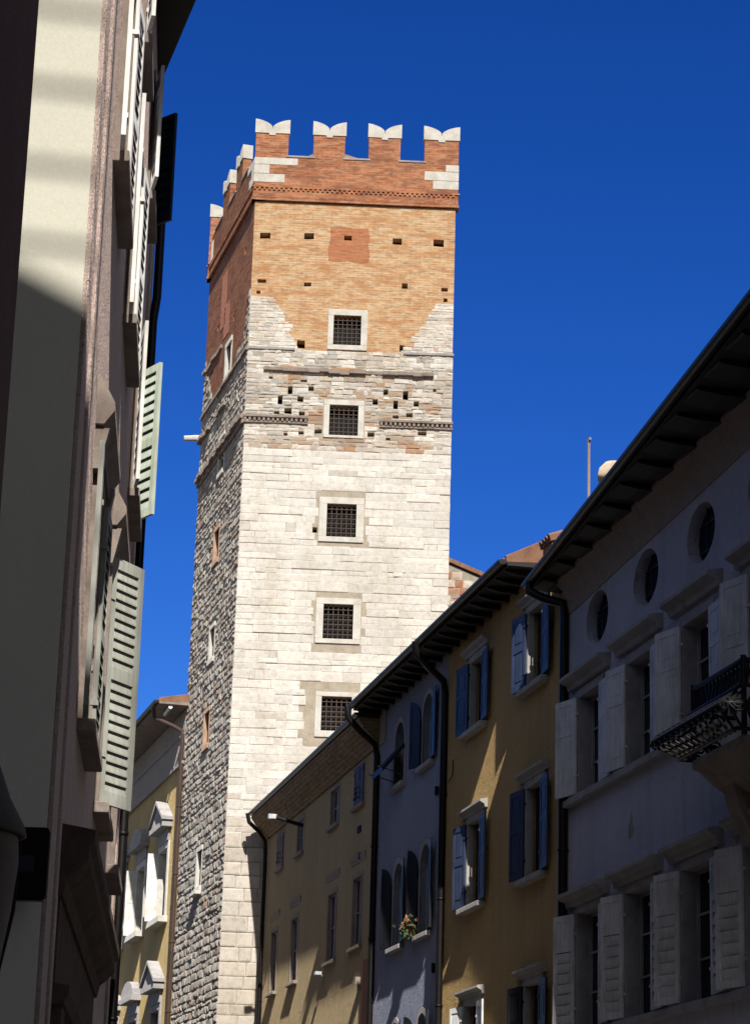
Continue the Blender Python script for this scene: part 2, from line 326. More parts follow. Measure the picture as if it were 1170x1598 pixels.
def cut(iv, holes):
    out = [iv]
    for a, b in holes:
        nx = []
        for s, e in out:
            if b <= s or a >= e: nx.append((s, e)); continue
            if a - s > .06: nx.append((s, a))
            if e - b > .06: nx.append((b, e))
        out = nx
    return out
WHT, BEI, GRY, ORG, TAN = (.675, .65, .61), (.48, .41, .33), (.37, .35, .33), (.42, .27, .16), (.41, .345, .27)
def ftint(a, z):
    r = rnd.random(); k = rnd.uniform(.9, 1.05)
    c = lerp(WHT, (.69, .67, .64), rnd.random())
    if z < 13.5: c = lerp(c, BEI, min(.75, rnd.random() * .5 + (13.5 - z) * .05))
    if 24.4 < z < 25.45: c = lerp(c, BEI if r < .6 else ORG, rnd.uniform(.2, .95) if .1 < a < 5.6 and z < 25.0 else rnd.uniform(0, .4))
    if 25.5 < z < ZB: c = lerp(c, (BEI, TAN, GRY, WHT)[int(r * 4)], rnd.uniform(.15, .85))
    if 25.5 < z < 26.9 and (4.0 < a < 5.1 or 3.3 < a < 3.8) and r < .6: c = lerp(c, ORG, rnd.uniform(.3, .8))
    if z > 24.4:      # old repairs in brick and dirty stone, in clusters
        n1, n2 = mnoise.noise((a * 1.1, 3.0, z * 1.9)), mnoise.noise((a * 1.6, 9.0, z * 2.6))
        if n1 > .16 and z < 27.2: c = lerp(c, (.44, .25, .14) if r < .5 else TAN, min(.9, (n1 - .16) * 4))
        if n2 > .2: c = lerp(c, (.30, .27, .24), min(.42, (n2 - .2) * 1.6))
    if r > .94: c = lerp(c, TAN, .28)
    return tuple(x * k for x in c)
keep = [(f[0] - .02, f[1] + .02, f[2] - .02, f[3] + .02) for f in FRM] + [(h[0] - h[2] / 2, h[0] + h[2] / 2, h[1] - h[3] / 2, h[1] + h[3] / 2) for h in hol_stone + hol_brick]
# plaster repairs round the windows
PATCH = [(2.26, 3.72, 21.70, 23.2), (2.28, 3.72, 18.6, 20.06), (2.04, 3.75, 15.7, 17.45)]
mb = MB(); z = 6.4
while z < ZB - .05:
    h = rnd.uniform(.30, .46) if z < 13 else rnd.uniform(.15, .30) if z < 24.4 else rnd.uniform(.09, .17)
    z1 = min(z + h, ZB)
    if ZB - z1 < .1: z1 = ZB
    bl = [(k[0], k[1]) for k in keep if k[3] > z + .02 and k[2] < z1 - .02]
    for pt in PATCH:
        if pt[3] > z and pt[2] < z1: bl.append((pt[0] + rnd.uniform(-.12, .16), pt[1] + rnd.uniform(-.16, .12)))
    for s, e in cut((0, FW), bl):
        a = s
        while a < e - .01:
            wd = rnd.uniform(.32, .75) if z < 13 else rnd.choice((.3, .45, .6, .9, 1.3)) * rnd.uniform(.8, 1.2) if z < 24.4 else rnd.uniform(.1, .45)
            b = a + wd
            if e - b < .16: b = e
            g_ = rnd.choice((.002, .003, .004, .009)) if z > 13 else .014
            p = rnd.choice((.010, .013, .016, .02, .032)) if z > 13 else rnd.uniform(.03, .055)
            if z > 24.4: p = rnd.uniform(.004, .03)
            zz = rnd.uniform(-.012, .012) if z > 13 else 0
            block(mb, a + (g_ if a > .01 else -.012), b - (g_ if b < FW - .01 else -.012), z + g_ * .7 + zz, z1 - g_ * .7 + zz, p, ftint((a + b) / 2, z), .014 if z > 13 else .04, .007 if z < 24.4 else .014)
            a = b
    z = z1
# white corner stones climbing into the brick
z = ZB
while z < 29.42:
    z1 = z + rnd.uniform(.07, .13)
    t = (z - ZB) / 1.65
    eL = (1.5 - .55 * t - .35 * t ** 4) * rnd.uniform(.9, 1.08); eR = (1.5 - .95 * t) * rnd.uniform(.86, 1.1)
    for s, e in ((0, eL), (FW - eR, FW)):
        a = s
        while a < e - .02:
            b = a + rnd.uniform(.1, .4)
            if e - b < .1: b = e
            block(mb, a + .003, b - .003, z + .003, z1 - .003, rnd.uniform(.006, .024), lerp(WHT, (BEI, GRY, WHT, (.44, .26, .14))[rnd.randrange(4)] if rnd.random() < .75 else WHT, rnd.uniform(0, .6)), .012, .008)
            a = b
    z = z1
TW.part('stone_facing', mb, 'block')
# --- orange infill and plaster patches
MBh = MB().sheet([(2.33, 30.76), (2.6, 30.72), (2.95, 30.77), (3.3, 30.71), (3.56, 30.74), (3.60, 31.0), (3.54, 31.3), (3.58, 31.55), (3.53, 31.88), (3.1, 31.85), (2.8, 31.91), (2.36, 31.87), (2.38, 31.5), (2.31, 31.2)], [rect(2.79, 3.03, 31.45, 31.61)], .004)
for i in range(len(MBh.v)): MBh.v[i] = MBh.v[i] + Vector((0, -.008, 0))
TW.part('brick_infill', MBh, 'brick_patch')
mb = MB()
for k in range(26):
    a, zz = rnd.choice(((rnd.uniform(1.6, 3.5), rnd.uniform(24.5, 24.9)), (rnd.uniform(3.4, 5.6), rnd.uniform(24.4, 24.8)), (rnd.uniform(.9, 2.3), rnd.uniform(24.9, 25.4))))
    n = 8; rx, rz = rnd.uniform(.15, .5), rnd.uniform(.05, .14)
    mb.add([(a + rx * math.cos(t * 6.283 / n) * rnd.uniform(.6, 1.2), -.054, zz + rz * math.sin(t * 6.283 / n) * rnd.uniform(.6, 1.2)) for t in range(n)], [tuple(range(n))], 0, None)
# --- windows with stone surrounds and iron grilles
for (a0, a1, z0, z1), fr in zip(WIN, FRM):
    mw = MB(); mw.box(a0 - .02, a1 + .02, .30, .34, z0 - .02, z1 + .02)
    wo = TW.part('window', mw, 'void')
    mf = MB(); p0, p1 = -.055, .02
    mf.box(fr[0], fr[1], p0, p1, fr[2], z0); mf.box(fr[0], fr[1], p0, p1, z1, fr[3])
    mf.box(fr[0], a0, p0, p1, z0, z1); mf.box(a1, fr[1], p0, p1, z0, z1)
    TW.part('frame', mf, 'white_stone', wo, .012)
    mg = MB(); n = 6
    for k in range(1, n): x = a0 + (a1 - a0) * k / n; mg.tube([(x, .07, z0 - .01), (x, .07, z1 + .01)], .013, 6)
    for k in range(1, 7): zz = z0 + (z1 - z0) * k / 7; mg.tube([(a0 - .01, .055, zz), (a1 + .01, .055, zz)], .013, 6)
    TW.part('grille', mg, simple('rusty_iron', (.11, .08, .066), .7) if 'rusty' not in M else M['rusty'], wo)
# --- string courses on the front
def ledge(mb, a0, a1, z, h, p, n=1, jit=.008):
    """irregular projecting course: short stones end to end"""
    a = a0
    while a < a1 - .01:
        b = min(a1, a + rnd.uniform(.25, .6))
        if a1 - b < .15: b = a1
        q = p + rnd.uniform(-jit * 2, jit); d = rnd.uniform(-jit, jit)
        mb.box(a, b - .004, -q, .004, z + d, z + h + d); a = b
for s_, e_ in ((-.03, 1.42), (4.72, 6.25)): mb = MB(); ledge(mb, s_, e_, 27.77, .07, .07); TW.part('string_course', mb, 'grey_stone')
mb = MB(); ledge(mb, .5, 1.3, 27.07, .1, .12, 1, .02); ledge(mb, 1.3, 3.6, 27.05, .12, .15, 1, .03); ledge(mb, 3.6, 4.1, 27.08, .1, .1, 1, .02); ledge(mb, 4.1, 5.65, 27.06, .11, .16, 1, .02)
TW.part('string_course', mb, 'tan_stone')
for s, e in ((-.05, 1.9), (4.05, 6.26)):
    mb = MB(); ledge(mb, s, e, 25.56, .07, .15); ledge(mb, s, e, 25.40, .05, .09)
    a = s + .02
    while a < e - .08: mb.box(a, a + .07, -.12, .004, 25.455, 25.555); a += .14
    TW.part('dentil_course', mb, 'tan_stone')
# --- left face, own frame so that its brick and block patterns run along it
rotL = Matrix.Rotation(TLF.rot - TOW.rot, 4, 'Z')
def lpart(name, mb, mats, parent=None):
    o = mb.build(name, mats, parent or TW.e)
    if parent is None: o.matrix_local = rotL
    return o
LWIN = [(-3.3, -2.72, 27.95, 28.95), (-3.62, -3.05, 24.85, 25.95), (-3.75, -3.2, 22.0, 22.95), (-3.68, -3.15, 18.85, 19.8), (-3.9, -3.35, 16.2, 17.2), (-4.0, -3.45, 11.9, 12.98)]
mb = MB().sheet(rect(-LW, 0, 0, ZB), [rect(*q) for q in LWIN[1:]], .075); lpart('wall', mb, 'grime')
mb = MB().sheet(rect(-LW, 0, ZB, 32.64), [rect(*LWIN[0]), rect(-1.2, -1.0, 31.3, 31.55), rect(-5.2, -5.0, 30.2, 30.4), rect(-2.6, -2.45, 29.6, 29.8), rect(-5.9, -5.75, 28.9, 29.1)], .085); lpart('brick_wall', mb, 'brick_red')
mb = MB()
for (a0, a1, z0, z1) in ((-4.7, -3.9, 30.0, 31.9), (-4.1, -3.3, 29.5, 30.6)): mb.box(a0, a1, -.012, .0, z0, z1)
lpart('blocked_opening', mb, 'rosy')
mb = MB(); z = 6.3
lk = [(q[0] - .16, q[1] + .16, q[2] - .16, q[3] + .14) for q in LWIN]
while z < 29.6:
    z1 = z + rnd.uniform(.13, .27); t = z - ZB
    bl = [(k[0], k[1]) for k in lk if k[3] > z and k[2] < z1]
    ivs = cut((-LW, 0), bl)
    if t > -.25:      # ragged stone corners below the brick
        e1 = max(.15, 1.5 - t * .75) * rnd.uniform(.75, 1.2); e2 = max(.12, 1.0 - t * .45) * rnd.uniform(.7, 1.2)
        ivs = [(-LW, -LW + e1), (-e2, 0)] if t > .3 else [(-LW, -LW + e1 * 1.3), (-e2 * 1.8, 0)]
    for s, e in ivs:
        a = s
        while a < e - .01:
            b = a + rnd.uniform(.2, .55)
            if e - b < .14: b = e
            g_ = rnd.uniform(.005, .016); p = rnd.choice((.016, .022, .028, .034, .044)); r = rnd.random()
            if any(k[1] - .05 < a < k[1] + .75 and k[3] > z - .1 and k[2] < z1 + .1 for k in lk): p = .012
            if a <= -LW + .02 or b >= -.02: p = min(p, .06)
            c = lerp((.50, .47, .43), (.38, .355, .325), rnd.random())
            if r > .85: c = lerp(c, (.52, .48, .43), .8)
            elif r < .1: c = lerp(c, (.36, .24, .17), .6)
            zz = rnd.uniform(-.02, .02)
            block(mb, a + (g_ if a > -LW + .01 else -.02), b - (g_ if b < -.01 else -.01), z + g_ + zz, z1 - g_ + zz, p, c, .026, .011)
            a = b
    z = z1
lpart('stone_facing', mb, 'rubble')
for i, (a0, a1, z0, z1) in enumerate(LWIN):
    mw = MB(); mw.box(a0 - .02, a1 + .02, .07, .095, z0 - .02, z1 + .02); wo = lpart('window', mw, 'void')
    mf = MB(); f = .16 if i else .2
    mf.box(a0 - f, a1 + f, -.07, .06, z0 - f, z0); mf.box(a0 - f, a1 + f, -.05, .06, z1, z1 + f * .9); mf.box(a0 - f, a0 + .012, -.05, .06, z0, z1); mf.box(a1 - .012, a1 + f, -.014, .06, z0, z1)
    if i == 5: mf.box(a0 - .2, a1 + .2, -.2, .0, z0 - .26, z0 - .165)
    fo = mf.build('frame', 'white_stone' if i in (0, 1, 3, 5) else stone('pink_jamb_stone', (.55, .37, .26), (.42, .27, .18), 3, .3, .012), wo, .01)
mb = MB(); ledge(mb, -LW - .05, .06, 27.72, .09, .10); lpart('string_course', mb, 'tan_stone')
mb = MB(); ledge(mb, -LW - .06, .08, 25.52, .12, .2, 1, .02); ledge(mb, -LW - .03, .05, 25.36, .14, .1, 1, .02); lpart('dentil_course', mb, 'tan_stone')
for q in ((-LW - .04, -4.2, 29.3, .12, .08), (-4.4, -3.0, 26.95, .1, .1), (-LW - .05, -5.4, 26.9, .12, .16)): mb = MB(); ledge(mb, *q, 1, .03); lpart('string_course', mb, 'tan_stone')
mb = MB(); mb.tube([(-6.8, .2, 27.05), (-6.85, -.25, 27.03), (-6.88, -.62, 26.99)], [.1, .1, .085], 10); lpart('stone_spout', mb, 'white_stone')
# --- brick belt, parapet, merlons, all four sides
def side(fr_name):
    return {'f': (Matrix.Identity(4), FW), 'l': (rotL @ Matrix.Translation((-LW, 0, 0)), LW),
            'r': (Matrix.Translation((FW, 0, 0)) @ rotL @ Matrix.Rotation(math.pi, 4, 'Z'), LW), 'b': (Matrix.Translation(c2) @ Matrix.Rotation(math.pi, 4, 'Z'), FW)}[fr_name]
SIDES = ('f', 'l', 'r', 'b')
def at_side(name, s, mb, mats, bevel=0):
    o = mb.build(name, mats, TW.e, bevel); o.matrix_local = side(s)[0]; return o
for s in SIDES:
    Tm, W = side(s)
    E0 = .16 if s == 'r' else -.10
    mb = MB(); mb.box(E0, W + .10, -.10, .3, 32.66, 32.74); mb.box(max(E0, -.07), W + .07, -.07, .3, 32.74, 33.06)
    a = max(E0, -.06)
    while a < W + .02: mb.box(a, a + .075, -.115, -.06, 33.0, 33.075); a += .15
    mb.box(max(E0, -.11), W + .11, -.11, .3, 33.08, 33.14)
    a = max(E0, -.06)
    while a < W - .02: mb.box(a, a + .062, -.088, -.06, 32.76, 32.97); a += .088
    at_side('brick_belt', s, mb, 'brick_red')
    mb = MB(); mb.box(max(E0, -.06), W + .06, -.06, .42, 33.14, 34.13); at_side('parapet', s, mb, 'brick_red')
    cent = [(.0, .93), (1.77, 2.69), (3.49, 4.42), (5.23, 6.21)] if s in 'fb' else [(0, .94), (2.15, 3.1), (4.2, 5.1), (6.12, 7.05)]
    if s in 'lr': cent = [(W - b, W - a) for a, b in ((0, .93), (1.95, 2.85), (3.95, 4.9), (6.11, 7.05))][::-1]
    for a, b in zip(cent[:-1], cent[1:]):
        mb = MB(); mb.box(a[1] - .03, b[0] + .03, -.09, .45, 34.135, 34.195); at_side('coping', s, mb, 'grey_stone', .008)
    for i, (a, b) in enumerate(cent):
        if s in 'lr' and i in (0, len(cent) - 1): continue     # corner merlons belong to front and back
        a -= .03 * (i == 0); b += .03 * (i == len(cent) - 1)
        D = .27
        mb = MB(); mb.box(a - .03, b + .03, -.06, D - .06, 34.13, 34.93); mo = at_side('merlon', s, mb, 'brick_red')
        mcap = MB(); x0, x1, w_ = a - .06, b + .06, (b - a) + .12; n = 7
        prof = [(x0, 34.935), (x0 + w_ * .4, 34.93), (x0 + w_ * .42, 34.86), (x0 + w_ * .58, 34.86), (x0 + w_ * .6, 34.93), (x1, 34.935), (x1, 35.40)]
        prof += [(x1 - w_ * .5 * math.sin(t / n * math.pi / 2) * 1.0, 35.40 - .29 * (1 - math.cos(t / n * math.pi / 2)) ** .75) for t in range(1, n)]
        prof += [((x0 + x1) / 2, 35.06)]
        prof += [(x0 + w_ * .5 * math.sin(t / n * math.pi / 2), 35.40 - .29 * (1 - math.cos(t / n * math.pi / 2)) ** .75) for t in range(n - 1, 0, -1)]
        prof += [(x0, 35.40)]
        mcap.prism(prof, 'y', -.09, D - .03); cap = mcap.build('merlon_cap', 'white_stone', mo)
for sd_ in (0, 1):
    mb = MB()
    for z0, z1, wl, wr in ((33.87, 34.10, 1.27, .33), (33.56, 33.86, .40, .99), (33.27, 33.55, .88, .72)):
        if sd_: mb.box(FW - wr, FW + .075, -.075, .1, z0, z1)
        else: mb.box(-.075, wl, -.075, .1, z0, z1)
    TW.part('quoin', mb, 'white_stone', None, .012)
mb = MB()
for a0, a1, z0, z1 in ((-1.0, .074, 33.87, 34.10), (-.4, .074, 33.56, 33.86), (-.7, .074, 33.27, 33.55)): mb.box(a0, a1, -.074, .1, z0, z1)
lpart('quoin', mb, 'white_stone')
mb = MB(); mb.box(-LW, -LW + .7, -.074, .1, 33.2, 33.9); lpart('quoin', mb, 'white_stone')
mb = MB(); ap = (c0 + c1 + c2 + c3) / 4; cs = [c.lerp(ap, .1) for c in (c0, c1, c2, c3)]
mb.add([(c.x, c.y, 33.6) for c in cs] + [(ap.x - .2, ap.y, 36.15)], [(0, 1, 4), (1, 2, 4), (2, 3, 4), (3, 0, 4), (3, 2, 1, 0)]); TW.part('roof', mb, 'tile')

# ------------------------------------------------------------------ stone house behind the tower
o = bpy.data.objects.new('stone_house', None); col.objects.link(o); o.location = (6.0, 80, 0)
tag(o, 'rough stone and brick gable wall rising beside the tower, right behind the dark eaves', 'house'); SH = Thing(o, 0)
mb = MB(); mb.prism([(-5.3, 0), (5, 0), (5, 20.5), (-3.6, 24.05), (-5.3, 23.6)], 'y', .12, 9); SH.part('wall', mb, 'grime')
mb = MB(); z = 17
while z < 24.0:
    z1 = z + rnd.uniform(.15, .3); a = -5.3
    while a < 5:
        b = a + rnd.uniform(.2, .6)
        top = min(24.05 - max(0, (b + 3.6)) * .413, 23.6 + (a + 5.3) * .26)
        if z1 < top: block(mb, a + .01, b - .01, z + .01, z1 - .01, rnd.uniform(.0, .05), lerp((.62, .57, .5), (.42, .2, .12), rnd.choice((0, .1, .2, .8, 1)) if z > 21 else .1), .03, .02)
        a = b
    z = z1
for i in range(len(mb.v)): mb.v[i] = mb.v[i] + Vector((0, .12, 0))
SH.part('stone_facing', mb, 'block')
mb = MB(); mb.prism([(-5.45, 23.62), (-3.6, 24.10), (5.2, 20.48), (5.2, 20.62), (-3.6, 24.25), (-5.45, 23.76)], 'y', 0, 9.1); SH.part('roof', mb, 'tile')

# ------------------------------------------------------------------ parts shared by the houses
def shell(T, u0, u1, zt, holes, wall, depth=.22, back=9, mats=None):
    mb = MB().sheet(rect(u0, u1, 0, zt), holes, depth)
    q = [(u0, 0), (u0, back), (u1, back), (u1, 0)]
    mb.add([(a, b, zz) for zz in (0, zt) for a, b in q], [(0, 1, 5, 4), (1, 2, 6, 5), (2, 3, 7, 6), (4, 5, 6, 7)])
    return T.part('wall', mb, [wall])
def leaf(mb, hx, hz, wd, ht, side_, ang, style, y=-.03, th=.035):
    """shutter leaf hinged at (hx, y); side_ 'l' or 'r' of the opening; ang 0 closed .. 180 folded back"""
    a = R(ang); dx = math.cos(a) * (1 if side_ == 'l' else -1); dy = -math.sin(a)
    d = Vector((dx, dy, 0)); nn = Vector((-dy, dx, 0)); old = mb.T
    mb.T = Matrix(((d.x, nn.x, 0, hx), (d.y, nn.y, 0, y), (0, 0, 1, hz), (0, 0, 0, 1)))
    t = th / 2; s = min(.085, wd * .16)
    if style[0] == 'arch':
        zs = style[1]; n = 8; bx = []
        mb.box(0, s, -t, t, 0, zs); 
        for k in range(n): pass
        prof = [(0, 0), (wd, 0), (wd, ht)] + [(wd * (1 - math.sin(k / n * math.pi / 2)), zs + (ht - zs) * math.cos(k / n * math.pi / 2)) for k in range(1, n + 1)]
        mb.prism(prof, 'y', -t * .6, t * .6)
        mb.box(wd - s, wd, -t, t, 0, ht * .9); mb.box(s, wd - s, -t, t, 0, s * 1.4); mb.box(s, wd - s, -t, t, ht * .45, ht * .45 + s)
        mb.T = old; return
    mb.box(0, s, -t, t, 0, ht); mb.box(wd - s, wd, -t, t, 0, ht)
    rails = [0, ht - s * 1.2]
    if style[0] in ('panel', 'mixed', 'louvre'): rails.append(ht * style[1])
    for r_ in rails: mb.box(s, wd - s, -t, t, r_, r_ + s * 1.2)
    rs = sorted(rails)
    for i, (z0, z1) in enumerate(zip([r_ + s * 1.2 for r_ in rs[:-1]], rs[1:])):
        lv = style[0] == 'louvre' or (style[0] == 'mixed' and i == 0)
        if lv:
            pitch = style[2]; k = max(1, int((z1 - z0) / pitch)); pp = (z1 - z0) / k
            for q in range(k):
                zz = z0 + q * pp; m_ = pp * (1.1 if style[0] == 'louvre' else .84)
                mb.add([(s, -t * .9, zz), (wd - s, -t * .9, zz), (wd - s, t * .9, zz + m_), (s, t * .9, zz + m_), (s, -t * .9, zz + .012), (wd - s, -t * .9, zz + .012), (wd - s, t * .9, zz + m_ + .012), (s, t * .9, zz + m_ + .012)],
                       [(0, 1, 2, 3), (4, 5, 6, 7), (0, 1, 5, 4), (2, 3, 7, 6)])
        else:
            mb.box(s, wd - s, -t * .45, t * .45, z0, z1)
            if style[0] == 'panel' and wd - 4 * s > .05: mb.box(s * 1.9, wd - s * 1.9, -t * .85, t * .85, z0 + s * .9, z1 - s * .9)
    for zz in (.18 * ht, .82 * ht): mb.box(-.03, .05, -t - .012, t + .012, zz, zz + .04)     # hinges
    mb.T = old
def window(T, a0, a1, z0, z1, depth=.2, glaz='sash', sill=None, frame=None, hood=None, shut=(), cols=2, rows=3, arch_r=0, stone_m='grey_stone', pane='glass'):
    """opening fill: glass as the part, with sash, surround, sill, hood and shutters as its pieces"""
    mw = MB(); loop = arch(a0, a1, z0, z1) if arch_r else rect(a0, a1, z0, z1)
    mw.prism(loop, 'y', depth - .01, depth + .02); wo = T.part('window', mw, pane)
    if glaz:
        ms = MB(); y0, y1 = depth - .06, depth - .015; t = .055; zt = z1 if not arch_r else z1 - (a1 - a0) / 2
        ms.box(a0, a0 + t, y0, y1, z0, zt); ms.box(a1 - t, a1, y0, y1, z0, zt); ms.box(a0 + t, a1 - t, y0, y1, z0, z0 + t * 1.2)
        if not arch_r: ms.box(a0 + t, a1 - t, y0, y1, z1 - t, z1)
        else: ms.box(a0 + t, a1 - t, y0, y1, zt, zt + t)
        for k in range(1, cols): x = a0 + (a1 - a0) * k / cols; ms.box(x - t * .6, x + t * .6, y0, y1, z0 + t, (z1 if arch_r else z1 - t))
        for k in range(1, rows): zz = z0 + (zt - z0) * k / rows; ms.box(a0 + t, a1 - t, y0 + .01, y1 - .005, zz - .015, zz + .015)
        T.part('sash', ms, glaz, wo)
    if frame:
        wd, pr = frame; mf = MB()
        if arch_r:
            oL, iL = arch(a0 - wd, a1 + wd, z0, z1 + wd), arch(a0, a1, z0, z1); n = len(oL)
            vs = [(x, -pr, zz) for x, zz in oL] + [(x, -pr, zz) for x, zz in iL] + [(x, .0, zz) for x, zz in oL] + [(x, .03, zz) for x, zz in iL]
            for i in range(1, n):
                j = (i + 1) % n
                if i == 0: continue
                mf.add([vs[i], vs[j], vs[n + j], vs[n + i], vs[2 * n + i], vs[2 * n + j], vs[3 * n + j], vs[3 * n + i]], [(0, 1, 2, 3), (0, 1, 5, 4), (3, 2, 6, 7)])
        else:
            mf.box(a0 - wd, a0 + .012, -pr, depth - .065, z0, z1 - .012); mf.box(a1 - .012, a1 + wd, -pr, depth - .065, z0, z1 - .012); mf.box(a0 - wd, a1 + wd, -pr, depth - .065, z1 - .012, z1 + wd)
        T.part('frame', mf, stone_m, wo, 0 if arch_r else .008)
    if sill:
        ov, pr, th = sill; mi = MB(); mi.box(a0 - ov, a1 + ov, -pr, depth - .065, z0 - th, z0); T.part('sill', mi, stone_m, wo, .012)
    if hood:
        zb, ov, pr, th = hood; mh = MB()
        pf = [(0.0, zb), (-pr * .35, zb), (-pr * .45, zb + th * .35), (-pr * .8, zb + th * .5), (-pr, zb + th * .62), (-pr, zb + th * .85), (0, zb + th)]
        mh.prism(pf, 'x', a0 - ov, a1 + ov); T.part('hood', mh, stone_m, wo)
    for sd_, ang, wd, style, mat, *ex in shut:
        ml = MB(); y = ex[0] if ex else -.04
        leaf(ml, a0 - .01 if sd_ == 'l' else a1 + .01, z0 + .03, wd, z1 - z0 - .04, sd_, ang, style, y); T.part('shutter', ml, mat, wo)
    return wo
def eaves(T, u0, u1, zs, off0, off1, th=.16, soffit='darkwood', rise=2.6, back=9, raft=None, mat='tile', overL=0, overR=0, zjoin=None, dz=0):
    """roof over the facade with its soffit; off0/off1 overhang at both ends"""
    r = MB(); zj = zs if zjoin is None else zjoin; m = back / 2
    vs = []
    for u, of, z_ in ((u0 - overL, off0, zs), (u1 + overR, off1, zs + dz)):
        vs += [(u, -of, z_ + th * .4), (u, -of, z_ + th), (u, m, z_ + th + rise), (u, back + .5, z_ + th), (u, back + .5, z_ + .02), (u, m, z_ + rise - .05), (u, 0.0, z_ + .1)]
    r.add(vs, [(0, 1, 2, 3, 4, 5, 6), (7, 8, 9, 10, 11, 12, 13)] + [(i, (i + 1) % 7, 7 + (i + 1) % 7, 7 + i) for i in range(7)])
    ro = T.part('roof', r, mat)
    tl = MB(); L = (u1 + overR) - (u0 - overL); k = int(L / .2)      # tile noses along the eave
    for i in range(k):
        t = (i + .5) / k; u = u0 - overL + L * t; of = off0 + (off1 - off0) * t
        zz = zs + th + dz * t - .02; tl.tube([(u, -of + .03, zz), (u, -of + .9, zz + .87 * rise / (m + of))], .07, 6)
    T.part('tile', tl, mat, ro)['kind'] = 'stuff'
    s = MB(); s.add([(u0 - overL, -off0 + .02, zs), (u1 + overR, -off1 + .02, zs + dz), (u1 + overR, .0, zj + dz), (u0 - overL, .0, zj), (u0 - overL, -off0 + .02, zs + th * .38), (u1 + overR, -off1 + .02, zs + dz + th * .38), (u1 + overR, 0, zs + dz + .098), (u0 - overL, 0, zs + .098)],
            [(0, 1, 2, 3), (0, 1, 5, 4), (1, 2, 6, 5), (3, 0, 4, 7)])
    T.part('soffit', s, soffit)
    if raft:
        sp, wd, hh = raft; k = int(L / sp)
        for i in range(k + 1):
            u = u0 - overL + .15 + i * sp; t = (u - u0 + overL) / L
            if t > .995: break
            of = off0 + (off1 - off0) * t; f = MB()
            q = dz * t; f.prism([(.0, zj + q), (.0, zj + q - hh), (-of * .55, zs + q - hh * .9), (-of * .9, zs + q - hh * .35), (-of * .93, zs + q)], 'x', u, u + wd); T.part('rafter', f, 'darkwood')
    gp = MB(); n = 7
    ring = lambda u, of, q: [(u, -of - .06 + .085 * math.cos(math.pi + k * math.pi / n), zs + q + th * .6 + .085 * math.sin(math.pi + k * math.pi / n)) for k in range(n + 1)]
    A, B = ring(u0 - overL, off0, 0), ring(u1 + overR, off1, dz)
    gp.add(A + B, [(k, k + 1, n + 2 + k, n + 1 + k) for k in range(n)] + [tuple(range(n + 1)), tuple(range(n + 1, 2 * n + 2))], 0, None, False)
    T.part('gutter', gp, 'gutter')
    return ro
def downpipe(T, pts, r=.055, mat='gutter', name='downpipe', straps=True):
    mb = MB(); mb.tube(pts, r, 10); 
    if straps:
        a, b = Vector(pts[-2]), Vector(pts[-1]); n = int((a - b).length / 1.9)
        for k in range(1, n): p = a.lerp(b, k / n); mb.lathe([(r, -.02), (r * 1.25, -.02), (r * 1.25, .02), (r, .02)], p, 10)
    return T.part(name, mb, mat)

# ------------------------------------------------------------------ ochre house, against the tower
OC = ROW.thing('ochre_house', 0.3, 'ochre plastered house with patterned eaves standing in front of the tower foot', 'house')
TOPW = [(1.9, 2.75, 11.62, 12.55), (4.75, 5.6, 11.62, 12.5), (9.1, 10.1, 11.66, 12.58), (12.0, 13.0, 11.68, 12.62)]
SECW = [(1.45, 2.3, 8.28, 9.95), (4.4, 5.3, 8.28, 9.95), (9.2, 10.2, 8.32, 9.98), (12.1, 13.1, 8.36, 9.98)]
LOWW = [(x0, x1, z0 - 4.2, z1 - 4.0) for x0, x1, z0, z1 in SECW]
shell(OC, .3, 14.62, 12.95, [rect(*q) for q in TOPW + SECW + LOWW], 'ochre', .12)
for i, q in enumerate(TOPW):
    closed = i in (0, 3)
    cw = (q[1] - q[0]) / 2 - .0
    window(OC, *q, depth=.12, glaz='sash', sill=(.14, .09, .09), frame=(.1, .012), rows=2, stone_m='cove',
           shut=[('l', 0, cw, ('mixed', .5, .11), 'redshut' if i == 0 else 'brownwood', -.02), ('r', 0, cw, ('mixed', .5, .11), 'redshut' if i == 0 else 'brownwood', -.02)] if closed else [])
for q in SECW + LOWW: window(OC, *q, depth=.12, glaz='sash_r', sill=(.16, .1, .09), frame=(.1, .014), rows=2, stone_m='cove', hood=(q[3] + .32, .3, .035, .2))
# coved eaves faced with patterned tiles
cv = MB(); pf = [(0, 12.72), (-.05, 12.72), (-.12, 12.82), (-.24, 12.95), (-.4, 13.1), (-.52, 13.28), (-.52, 13.34), (0, 13.34)]
cv.prism(pf, 'x', .3, 14.62); OC.part('eaves_cove', cv, 'tavelle')
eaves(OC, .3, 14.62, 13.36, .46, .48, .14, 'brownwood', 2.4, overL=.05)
downpipe(OC, [(.42, -.66, 13.4), (.42, -.6, 13.15), (.4, -.3, 12.9), (.38, -.11, 12.65), (.36, -.09, 12.3), (.36, -.09, 0)], .06)
mb = MB(); mb.tube([(5.55, -.01, 12.28), (5.55, -.75, 12.46)], .055, 10); OCl = OC.part('floodlight', mb, 'iron')
mb = MB(); mb.lathe([(.0, -.06), (.07, -.06), (.09, .06), (.0, .07)], (5.55, -.80, 12.47), 12); mb.box(5.47, 5.63, -.95, -.76, 12.41, 12.53); OC.part('lamp_head', mb, 'zinc', OCl)
mb = MB(); mb.box(9.05, 9.1, -.16, 0, 8.02, 8.06); mb.box(8.98, 9.17, -.26, -.1, 8.05, 8.13); OC.part('wall_bracket', mb, 'zinc')
mb = MB(); mb.box(13.25, 13.32, -.14, 0, 7.3, 7.6); OC.part('wall_bracket', mb, 'cove')
mb = MB(); mb.box(13.45, 14.625, -.012, .0, 0, 7.95); OC.part('terracotta_strip', mb, 'rosy')
